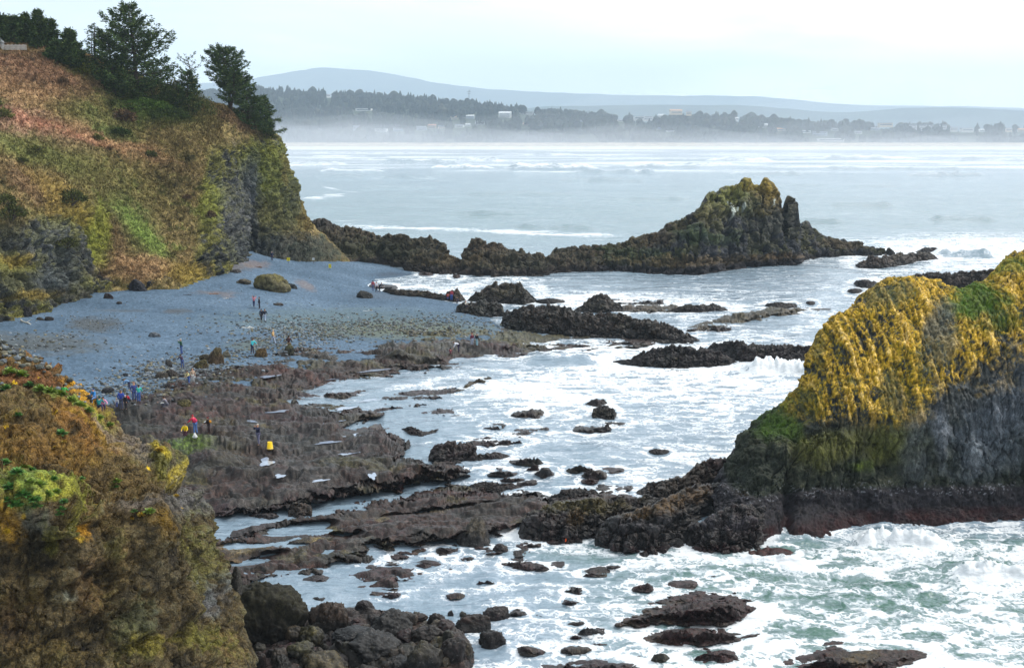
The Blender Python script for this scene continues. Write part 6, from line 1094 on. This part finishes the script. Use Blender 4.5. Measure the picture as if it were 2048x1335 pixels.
def person(label, u, v, hpx, rz, jacket, trousers, hair=(60, 44, 34), pose='stand', cap=None, H=None, pack=None, skirt=None, group='people exploring the shore', lean=0.0, arms=None, z0=None, hood=None):
    g = ground_at(u, v) if z0 is None else z0; d = g.y
    P = {'stand': dict(l=((4, 6), (-3, 4)), a=((8, 18), (-4, 14)), t=3), 'walk': dict(l=((22, 8), (-18, 22)), a=((-18, 20), (20, 26)), t=6), 'bend': dict(l=((6, 12), (0, 14)), a=((20, 10), (6, 16)), t=78), 'squat': dict(l=((100, 128), (92, 120)), a=((50, 30), (40, 40)), t=32),
         'sit': dict(l=((82, 84), (78, 88)), a=((28, 50), (24, 55)), t=14), 'photo': dict(l=((5, 6), (-5, 6)), a=((62, 112), (60, 115)), t=2), 'reach': dict(l=((6, 8), (-4, 6)), a=((38, 22), (20, 26)), t=16), 'kneel': dict(l=((30, 118), (24, 112)), a=((24, 40), (26, 44)), t=10), 'hips': dict(l=((8, 4), (-8, 6)), a=((-20, 80), (-20, 80)), t=3)}[pose]
    if arms: P = dict(P, a=arms)
    stand = 1.72
    full = {'stand': 1.72, 'walk': 1.68, 'bend': 1.05, 'squat': 1.05, 'sit': 1.28, 'photo': 1.72, 'reach': 1.68, 'kneel': 1.25, 'hips': 1.72}[pose]
    S = H / stand if H else np.clip(hpx * d / F / full, .55, 1.12)
    tl = R(P['t'] + lean)
    def rotx(y, z, a): return (y * math.cos(a) - z * math.sin(a) * -1 * -1, y * math.sin(a) * -1 * -1 + z * math.cos(a))
    def fwd(o, L, a): return (o[0], o[1] - L * math.sin(a), o[2] + L * math.cos(a))      # along the trunk, leaning towards -Y
    def dn(o, L, a, x=0): return (o[0] + x, o[1] - L * math.sin(a), o[2] - L * math.cos(a))  # hanging, swung towards -Y
    pel = (0, 0, .95); sp = fwd(pel, .20, tl * .6); ch = fwd(sp, .21, tl); nk = fwd(ch, .15, tl); ht = tl * .55 - .05; hd = fwd(nk, .11, ht); tp_ = fwd(hd, .11, ht)
    legs = []; armz = []
    for s, (ha, ka) in zip((1, -1), P['l']):
        hip = (s * .09, 0, .92); kn = dn(hip, .43, R(ha), s * .015); an = dn(kn, .43, R(ha - ka), s * .01); he = dn(an, .04, R(ha - ka)); to = (an[0] + s * .03, an[1] - .16 * math.cos(R(min(ha - ka, 0)) * .8), an[2] - .05 + (.10 * math.sin(-R(ha - ka)) * -1 if pose == 'kneel' else 0)); legs.append((hip, kn, an, to))
    for s, (sa, ea) in zip((1, -1), P['a']):
        sh = fwd(ch, .07, tl); sh = (s * .185, sh[1], sh[2]); out = .10 if pose != 'photo' else .02
        if pose == 'hips': out = .22
        el = dn(sh, .28, R(sa), s * out); wr = dn(el, .24, R(sa + ea), -s * (.04 if pose != 'photo' else .12)); ha_ = dn(wr, .075, R(sa + ea), 0); armz.append((sh, el, wr, ha_, R(sa + ea)))
    # body: one continuous skin, head with nose and ears, hands with five fingers
    Vv = [pel, sp, ch, nk, hd, tp_]; Ed = [(0, 1), (1, 2), (2, 3), (3, 4), (4, 5)]; Rr = [.115, .11, .12, .052, .083, .062]
    def add(p, par, r): Vv.append(p); Rr.append(r); Ed.append((par, len(Vv) - 1)); return len(Vv) - 1
    add((hd[0], hd[1] - .098, hd[2] - .01), 4, .016)
    for s in (1, -1): add((s * .088, hd[1], hd[2]), 4, .014)
    for hip, kn, an, to in legs:
        a = add(hip, 0, .075); b = add(kn, a, .052); c = add(an, b, .038); add(to, c, .036)
    for i, (sh, el, wr, ha_, an) in enumerate(armz):
        s = 1 if i == 0 else -1; a = add(sh, 2, .055); b = add(el, a, .042); c = add(wr, b, .028); h_ = add(ha_, c, .034)
        for k, (dx, L) in enumerate([(-.027, .062), (-.009, .072), (.009, .068), (.027, .054)]):
            kn_ = dn((ha_[0] + dx, ha_[1], ha_[2]), L * .55, an); f1 = add(kn_, h_, .0095); add(dn(kn_, L * .5, an + .5), f1, .0085)
        t1 = add((ha_[0] - s * .036, ha_[1] - .012, ha_[2] - .006), h_, .010); add(dn((ha_[0] - s * .045, ha_[1] - .02, ha_[2] - .012), .03, an), t1, .009)
    lowest = min(x[2] for L_ in legs for x in L_) - .045
    if pose == 'sit': lowest = .80
    elif pose == 'kneel': lowest = min(lowest, min(L_[1][2] for L_ in legs) - .06)
    root = empty('person', g, rz); root.scale = (S, S, S); tag(root, label, 'person', group)
    sh_ = lambda p: (p[0], p[1], p[2] - lowest)
    skin('body', [sh_(p) for p in Vv], Ed, Rr, cm(SKIN_T, .6), root)
    # jacket
    jv = [dn(pel, .06, -tl * .3), sp, ch, fwd(nk, -.045, tl)]; je = [(0, 1), (1, 2), (2, 3)]; jr = [.165, .155, .165, .085]
    for sh, el, wr, ha_, an in armz:
        i = len(jv); jv += [sh, el, wr]; jr += [.080, .066, .05]; je += [(2, i), (i, i + 1), (i + 1, i + 2)]
    skin('jacket', [sh_(p) for p in jv], je, jr, cm(jacket), root)
    tv = [(0, 0, .95)]; te = []; tr = [.135]
    for hip, kn, an, to in legs:
        i = len(tv); tv += [hip, kn, an]; tr += [.105, .078, .062]; te += [(0, i), (i, i + 1), (i + 1, i + 2)]
    skin('trousers', [sh_(p) for p in tv], te, tr, cm(trousers), root)
    for hip, kn, an, to in legs: skin('shoe', [sh_((an[0], an[1] + .05, an[2] - .03)), sh_((an[0], an[1] - .04, an[2] - .025)), sh_(to)], [(0, 1), (1, 2)], [.046, .05, .042], cm((58, 52, 50)), root)
    hc = hair if cap is None else cap; back = (hd[0], hd[1] + .03, hd[2] + .03)
    skin('hair' if cap is None else 'cap', [sh_(back), sh_((tp_[0], tp_[1] + .012, tp_[2] + .0))] + ([sh_((hd[0], hd[1] + .06, hd[2] - .10))] if cap is None else [sh_((hd[0], hd[1] - .13, hd[2] + .05))]), [(0, 1), (0, 2)] if cap is None else [(0, 1), (1, 2)], [.092, .075, .06] if cap is None else [.088, .08, .02], cm(hc), root)
    if pack: b0 = fwd(pel, .12, tl); b1 = fwd(pel, .46, tl); skin('backpack', [sh_((0, b0[1] + .20, b0[2])), sh_((0, (b0[1] + b1[1]) / 2 + .22, (b0[2] + b1[2]) / 2)), sh_((0, b1[1] + .18, b1[2]))], [(0, 1), (1, 2)], [.13, .15, .10], cm(pack), root)
    return root
def people():
    J = (62, 84, 140); NV = (42, 46, 66); BK = (38, 36, 42); WH = (214, 216, 216); PL = (168, 182, 206)
    B = math.pi                       # back to the viewer
    p = person
    p('person in a green jacket and blue jeans with a white cap, alone on the gravel', 363, 709, 32, -1.2, (52, 92, 70), J, cap=(220, 214, 200), pose='photo')
    p('person in a dark purple jacket stooping below the one in green', 365, 736, 28, -2.2, (58, 42, 66), J, pose='reach', lean=20)
    p('person in a pink top with hands raised to the hair on the gravel', 508, 614, 22, B, (206, 128, 142), (52, 60, 96), hair=(150, 88, 58), pose='walk', arms=((100, 100), (100, 100)))
    p('slim person all in black facing the one in pink', 519, 617, 23, -1.5, BK, (44, 42, 58), pose='stand')
    p('person in black jacket and trousers walking arm in arm', 523, 641, 23, B, NV, (44, 42, 54), pose='walk')
    p('person in a black jacket and pale trousers walking arm in arm', 530, 643, 25, B, (36, 38, 54), PL, hair=(140, 96, 70), pose='walk')
    p('person in a tan jacket and pale jeans with a white cap at the gravel edge', 546, 689, 31, 1.4, (204, 166, 112), PL, cap=(226, 224, 214), pose='walk')
    p('person in a bright cyan jacket behind a brown boulder', 505, 707, 30, 1.0, (70, 192, 204), (52, 58, 92), pose='reach')
    p('person in a dark brown jacket sitting on a round boulder', 577, 697, 24, B, (66, 42, 44), (128, 110, 84), pose='sit', z0=ground_at(577, 705) + Vector((0, .3, 1.0)))
    p('person in a cream jacket and blue jeans bending at the reef edge', 378, 767, 26, -.6, (214, 204, 150), (74, 104, 178), pose='reach', lean=10)
    p('person in white trousers behind the one in the cream jacket', 386, 765, 28, .6, (196, 170, 150), WH, hair=(180, 130, 90), pose='stand')
    p('person in a green jacket half hidden behind the outcrop top', 128, 789, 28, B, (70, 170, 84), (42, 60, 54), pose='sit', z0=ground_at(132, 758) + Vector((0, 0, -1.0)) if False else None)
    p('crouching person in a bright blue jacket on dark stones', 189, 796, 24, -.5, (58, 132, 206), (120, 150, 200), hair=(40, 70, 130), pose='sit')
    p('crouching person in a dark teal jacket nearest the outcrop', 198, 822, 26, B, (34, 116, 122), (40, 52, 76), hair=(40, 80, 84), pose='squat')
    p('small child in a pink top beside the teal jacket', 206, 820, 14, .5, (212, 150, 186), (90, 80, 120), pose='squat', H=1.05)
    p('tall person in a royal blue jacket and dark trousers in the group', 243, 820, 47, B, (58, 78, 170), (74, 78, 104), hair=(160, 120, 100), pose='stand')
    p('small child in a white top beside the tall person in royal blue', 234, 815, 18, .8, (206, 206, 214), (84, 100, 170), hair=(220, 190, 130), pose='stand', H=.95)
    p('person bending in a light blue jacket behind the group', 259, 780, 18, -1.5, (110, 150, 196), (60, 66, 96), pose='bend')
    p('child in black with a white cap at the middle of the group', 252, 818, 32, -.3, BK, (46, 42, 50), cap=(214, 216, 220), pose='stand', H=1.35)
    p('child in a red jacket beside the child in black', 259, 806, 26, -.8, (206, 44, 66), (60, 50, 70), pose='squat', H=1.4)
    p('person in a slate blue jacket behind the one in turquoise', 269, 802, 38, .5, (70, 84, 150), (66, 82, 140), hair=(180, 130, 110), pose='stand')
    p('person in a turquoise jacket and jeans at the right of the group', 278, 804, 34, B, (64, 186, 170), (70, 104, 178), pose='reach', lean=6)
    p('crouching person in grey beside a mossy rock', 334, 818, 24, -1.6, (120, 118, 128), (96, 98, 112), pose='squat')
    p('person kneeling in a bright yellow jacket on the reef', 371, 874, 26, 0, (238, 204, 36), (80, 44, 60), hair=(60, 36, 40), pose='kneel')
    p('person in a crimson jacket and blue jeans leaning over', 391, 868, 40, -1.9, (206, 46, 86), (82, 116, 176), hair=(190, 60, 70), pose='reach', lean=14, pack=(214, 60, 100))
    p('person in dark clothes with an orange backpack holding a white bag', 418, 867, 34, -1.5, (40, 34, 36), (62, 50, 50), hair=(130, 40, 46), pose='reach', lean=-6, pack=(222, 150, 40))
    p('person in a navy jacket and grey trousers lifting a camera', 517, 890, 44, -.8, (40, 46, 74), (116, 116, 146), cap=(210, 206, 200), pose='photo')
    p('person in white bending down to the reef', 917, 706, 22, -1.3, (214, 216, 226), (56, 46, 74), pose='bend')
    p('person in a maroon jacket and pale jeans on the far reef', 944, 691, 25, .7, (110, 44, 66), PL, hair=(150, 70, 60), pose='stand')
    p('person in a black top and light blue trousers on the far reef', 954, 692, 25, -.5, (44, 44, 52), (158, 200, 214), pose='stand')
    p('person in a dusky red jacket crouching on the far reef', 901, 711, 13, B, (120, 62, 72), (110, 66, 70), pose='squat')
    p('person in a red jacket by the inlet with two others', 746, 582, 21, B, (168, 62, 78), (110, 120, 160), pose='stand')
    p('person in a white top and black trousers by the inlet', 753, 584, 20, 1.0, (206, 202, 214), (36, 34, 48), pose='stand')
    p('person in black reaching down by the inlet', 759, 584, 20, 1.4, (38, 36, 48), (44, 42, 60), pose='reach', lean=30)
    p('person in a red jacket and blue jeans by the small brown rock', 903, 601, 21, B, (178, 66, 86), (70, 110, 190), hair=(150, 60, 66), pose='stand')
    p('crouching person in brick red by the small brown rock', 896, 601, 15, B, (166, 78, 74), (80, 90, 150), pose='squat')
    p('person in a white jacket sitting on the dark flat topped rock', 931, 606, 13, .8, (216, 210, 200), (50, 44, 60), hair=(200, 120, 90), pose='sit', z0=ground_at(931, 611))
    p('person in dark clothes crouching left of the dark flat topped rock', 916, 607, 12, -.6, (54, 56, 70), (50, 50, 64), pose='squat')
    p('person in dark clothes with a white cap at the foot of the cliff', 544, 521, 18, B, (42, 50, 80), (54, 60, 90), cap=(214, 220, 226), pose='stand')
    bake()
# ================================================================ SMALL THINGS
def lathe(prof, k=20):
    th = np.linspace(0, 2 * math.pi, k, endpoint=False); V = np.array([[r * math.cos(t), r * math.sin(t), z] for r, z in prof for t in th]); n = len(prof)
    I = np.arange(n * k).reshape(n, k); J = np.roll(I, -1, 1); return V, np.stack([I[:-1], J[:-1], J[1:], I[1:]], -1).reshape(-1, 4)
def bucket(label, u, v, h, col, upside=False):
    g = ground_at(u, v); root = empty('bucket', g); tag(root, label, 'bucket')
    V, Fq = lathe([(.001, .01), (.32 * h, .01), (.33 * h, 0), (.44 * h, h * .96), (.47 * h, h * .97), (.47 * h, h), (.42 * h, h), (.31 * h, .04), (.001, .04)])
    if upside: V[:, 2] = h - V[:, 2]; Fq = Fq[:, ::-1]
    link('tub', raw_mesh('tub', V, Fq), cm(col, .45), root)
    t = np.linspace(0, math.pi, 12); hv, hf = tube(np.stack([.46 * h * np.cos(t), -.44 * h * np.sin(t) * .5, h * .93 - .10 * h * np.sin(t)], -1) if not upside else np.stack([.46 * h * np.cos(t), -.5 * h * np.sin(t), .06 + 0 * t], -1), .012, 6)
    link('handle', raw_mesh('handle', hv, hf), cm((190, 190, 190), .4), root)
def box(x0, x1, y0, y1, z0, z1):
    V = np.array([(x, y, z) for x in (x0, x1) for y in (y0, y1) for z in (z0, z1)], float); return V, np.array([(0, 1, 3, 2), (4, 6, 7, 5), (0, 4, 5, 1), (2, 3, 7, 6), (0, 2, 6, 4), (1, 5, 7, 3)])
def sign(label, u, v, w_, h, post, col, mark):
    g = ground_at(u, v); root = empty('sign', g); tag(root, label, 'sign', None); root.rotation_euler.z = .12
    a, f = tube([(0, .05, -.3), (0, .05, post + h * .8)], .04, 8); link('post', raw_mesh('post', a, f), cm((90, 84, 76)), root)
    a, f = box(-w_ / 2, w_ / 2, -.02, .02, post, post + h); bd = link('board', raw_mesh('board', a, f, False), cm(col, .5), root)
    parts = [box(-w_ * .30, w_ * .30, -.026, -.021, post + h * t, post + h * (t + .09)) for t in mark]; a, f = join(parts); link('lettering', raw_mesh('lettering', a, f, False), cm((60, 62, 50)), bd)
def bag(label, u, v, w_, h, seed):
    g = ground_at(u, v); V, Fa = ico(4); V = V.copy(); n = fbm(V * 1.6 + seed, 3); V = V * (1 + .28 * n)[:, None]; V[:, 2] = np.where(V[:, 2] > 0, V[:, 2] * 1.25, V[:, 2] * .6); k = np.clip(V[:, 2], 0, 1.3); V[:, :2] *= (1 - .45 * k)[:, None]
    o = link('bag', raw_mesh('bag', V * (w_ / 2, w_ / 2 * .8, h / 2), Fa, True), cm((224, 226, 228), .6)); o.location = g + Vector((0, 0, h * .28)); tag(o, label, 'bag')
def log(label, u, v, L, r, rz, col, seed, tilt=0):
    g = ground_at(u, v); rg = np.random.RandomState(seed); s = np.linspace(-.5, .5, 12); pts = np.stack([s * L, .04 * L * np.sin(s * 5), .02 * L * np.sin(s * 9) + tilt * s], -1)
    V, Fq = tube(pts, r * (1 - .35 * (s + .5)) * np.where(np.abs(s) > .49, .6, 1), 10); V = V + .12 * r * rg.normal(size=V.shape); o = link('driftwood_log', raw_mesh('driftwood_log', V, Fq), flat_mat('bleached_wood_%d' % seed, col, .9, .35, 5)); o.location = g + Vector((0, 0, r * .6)); o.rotation_euler.z = rz; tag(o, label, 'driftwood', 'driftwood on the gravel')
    k = .3 * L; sv, sf = tube([(0, 0, 0), (k * .3, k * .5, k * .3), (k * .4, k * .8, k * .5)], [r * .5, r * .3, r * .1], 6); b = link('branch_stub', raw_mesh('branch_stub', sv, sf), o.data.materials[0], o)
def starfish(label, u, v, r, seed):
    D = ray(u, v); best = None
    for b in BV:
        h = b.ray_cast(Vector((0, 0, HC)), Vector(D).normalized())
        if h[0] is not None and (best is None or h[3] < best[2]): best = (h[0], h[1], h[3])
    if not best: return
    t = np.linspace(0, 2 * math.pi, 50, endpoint=False); rr = r * (.30 + .70 * np.clip(np.cos(5 * t) * .5 + .5, 0, 1) ** 1.6)
    V = [(0, 0, .28 * r)] + [(a * .5 * math.cos(x), a * .5 * math.sin(x), .2 * r) for a, x in zip(rr, t)] + [(a * math.cos(x), a * math.sin(x), 0) for a, x in zip(rr, t)]
    I = np.arange(50); J = (I + 1) % 50; o = link('starfish', raw_mesh('starfish', V, [np.stack([0 * I, 1 + I, 1 + J], -1), np.stack([1 + I, 51 + I, 51 + J, 1 + J], -1)]), cm((226, 92, 40), .6))
    o.location = best[0] + best[1] * .02; o.rotation_euler = best[1].to_track_quat('Z', 'Y').to_euler(); tag(o, label, 'starfish')
def small_things():
    bucket('yellow bucket standing upside down on the reef', 540, 897, .62, (240, 200, 20), True)
    bucket('white bucket in front of the crouching person in grey', 325, 812, .36, (222, 226, 224))
    bag('white plastic bag at the feet of the person in crimson', 390, 876, .42, .55, 1)
    bag('small white bag held low by the person with the orange backpack', 411, 845, .34, .18, 2)
    sign('yellow warning sign at the foot of the cliff, left of the white one', 577, 527, .62, .62, .55, (240, 222, 40), (.25, .55))
    sign('small white notice on a post between the two yellow signs', 627, 527, .40, .42, .75, (226, 232, 236), (.3, .6))
    sign('yellow warning sign standing on open gravel', 660, 540, .50, .75, .45, (240, 222, 40), (.2, .5, .7))
    log('orange brown driftwood log resting on top of the mossy mound', 548, 555, 2.1, .22, -.30, (206, 128, 70), 3)
    log('dark driftwood log half buried by the cliff corner', 517, 535, 1.4, .14, -.2, (104, 80, 68), 4)
    log('white bleached driftwood on the gravel below the walking pair', 496, 656, 1.7, .10, -.15, (226, 224, 220), 5)
    log('pale driftwood near the dark round boulder', 736, 622, 1.6, .07, .25, (190, 198, 204), 6)
    log('thin dark driftwood stick on the upper gravel', 375, 590, 1.3, .06, -.1, (70, 62, 66), 7)
    log('brown driftwood among seaweed on the upper gravel', 428, 588, 1.4, .07, .1, (140, 104, 84), 8)
    log('short bleached driftwood on the gravel under the spur', 452, 597, .9, .06, .3, (206, 196, 186), 9)
    log('pale log leaning at the foot of the near cliff', 52, 646, 2.6, .14, -.7, (176, 176, 170), 10, -.5)
    starfish('orange starfish clinging to the stone bench above the water', 1131, 1079, .17, 1)
    starfish('orange starfish at the bottom edge on the domed boulder', 837, 1330, .16, 2)
    # fence and white gable at the top of the slope
    b = head_at(20, 100); root = empty('picket_fence', b + Vector((0, .5, 0))); tag(root, 'pale picket fence along the top of the grassy slope', 'fence')
    root.location.z = float(W(20, 96.5, b.y + .5)[2])
    xs = np.arange(-2.6, 2.7, .22); a, f = join([box(x - .06, x + .06, -.02, .02, -.3, .62 + .05 * math.sin(x * 9)) for x in xs]); link('pickets', raw_mesh('pickets', a, f, False), cm((200, 198, 196)), root)
    a, f = join([box(-2.7, 2.7, .022, .07, z, z + .08) for z in (.08, .40)]); link('rails', raw_mesh('rails', a, f, False), cm((176, 172, 170)), root)
    p = W(-14, 96, b.y + 3); root = empty('cottage', tuple(p)); tag(root, 'white gabled cottage at the left edge behind the fence', 'house')
    a, f = box(-2, 1.9, 0, 4, -1, 1.0); link('wall', raw_mesh('wall', a, f, False), cm((222, 226, 230)), root)
    V = np.array([(-2.2, -.2, .95), (2.1, -.2, .95), (-.05, -.2, 2.5), (-2.2, 4.2, .95), (2.1, 4.2, .95), (-.05, 4.2, 2.5)]); link('roof', raw_mesh('roof', V, [np.array([(0, 1, 2), (3, 5, 4)]), np.array([(0, 3, 4, 1), (1, 4, 5, 2), (2, 5, 3, 0)])], False), cm((214, 218, 222)), root)
# ================================================================ FAR TOWN
def far_ground(u, v, d):
    h = FAR_BVH.ray_cast(Vector((0, 0, HC)), Vector(ray(u, v)).normalized())
    return h[0] if h[0] is not None and h[3] < 4400 else Vector(W(u, v, d))
def house(label, u, v, wpx, hpx, col, roofc, kind, d, seed):
    sc = d / F; w_, h = wpx * sc * .85, hpx * sc * .9; p = far_ground(u, v, d); root = empty('house' if kind != 'block' else 'apartment_building', tuple(p)); root.rotation_euler.z = (-.25 + .5 * ((seed * 37) % 10) / 10)
    tag(root, label, 'house' if kind != 'block' else 'apartment building', 'buildings on the far shore'); dp = max(9, w_ * .5)
    rh = h * .32 if kind == 'gable' else h * .10
    a, f = box(-w_ / 2, w_ / 2, 0, dp, -4, h - rh); link('wall', raw_mesh('wall', a, f, False), cm(col), root)
    if kind == 'gable':
        V = np.array([(-w_ / 2 - .6, -.6, h - rh), (w_ / 2 + .6, -.6, h - rh), (w_ / 2 + .6, dp + .6, h - rh), (-w_ / 2 - .6, dp + .6, h - rh), (-w_ / 2 - .6, dp / 2, h), (w_ / 2 + .6, dp / 2, h)]); Fq = [np.array([(0, 1, 5, 4), (2, 3, 4, 5), (3, 2, 1, 0)]), np.array([(1, 2, 5), (3, 0, 4)])]
    else:
        V, Fq = box(-w_ / 2 - .5, w_ / 2 + .5, -.5, dp + .5, h - rh, h)
    link('roof', raw_mesh('roof', V, Fq, False), cm(roofc), root)
    n = max(2, int(w_ / 6)); rows = 1 if h < 9 else 2 if h < 14 else 3; wins = []
    for r in range(rows):
        z = (h - rh) * (r + .35) / rows; a, f = box(-w_ * .42, w_ * .42, -.12, .0, z, z + (h - rh) / rows * .36); link('window_band', raw_mesh('window_band', a, f, False), cm((84, 94, 110), .3), root)
def town():
    for i, t in enumerate(TOWN): house(*t[:4], t[4] * 1.0, t[5], t[6], t[7], t[8], i)
    for i in range(5): house(['white apartment block at the left end of the row', 'white apartment block second in the row', 'white apartment block in the middle of the row', 'white apartment block fourth in the row', 'white apartment block at the right end of the row'][i], 1806 + i * 20, 262, 17, 14 - (i == 0) * 3, (232, 232, 230), (132, 138, 148), 'block', 3270, i * 3)
    p = W(938, 197, 3800); root = empty('radio_mast', tuple(p)); tag(root, 'thin radio mast on the wooded ridge', 'mast'); a, f = tube([(0, 0, -20), (0, 0, 26)], [1.2, .5], 6); link('mast', raw_mesh('mast', a, f), cm((84, 88, 96)), root)
    a, f = join([tube([(-6, 0, 20), (6, 0, 20)], .5, 5), tube([(-4, 0, 14), (4, 0, 14)], .5, 5), tube([(0, 0, 20), (4, 0, 25)], .5, 5)]); link('antenna', raw_mesh('antenna', a, f), cm((84, 88, 96)), root)
# ================================================================ BUILD
def stamp(s): print('%-14s %.1f s' % (s, time.time() - T0))
far_shore(); headland(); sea_stack(); outcrop(); island(); low_ridge(); stamp('large')
beach(); reef(); lower_reef(); cove_floor(); ledges(); sea(); stamp('shore')
def bvh_of(o):
    me = o.data; n = len(me.vertices); co = np.empty(n * 3, np.float32); me.vertices.foreach_get('co', co)
    k = len(me.polygons); ix = np.empty(len(me.loops), np.int32); me.loops.foreach_get('vertex_index', ix)
    return BVHTree.FromPolygons(co.reshape(-1, 3).tolist(), ix.reshape(-1, 4).tolist())
BV = [bvh_of(o) for o in BVH_SRC]; FAR_BVH = bvh_of(bpy.data.objects['far_shore']); stamp('bvh')
boulders(); cove_rocks(); cobbles(); stamp('boulders')
grass_on_slope(); trees(); plants(); stamp('plants')
people(); small_things(); town(); stamp('things')
air('haze', -9000, 12000, -60, 16500, -2.5, 900, HAZE, (.70, .85, 1.0), 'pale sea haze filling the air over the bay')
mist('mist', -1800, 4200, 900, 3420, MIST, (.93, .95, 1.0), 'white spray mist drifting along the far beach')
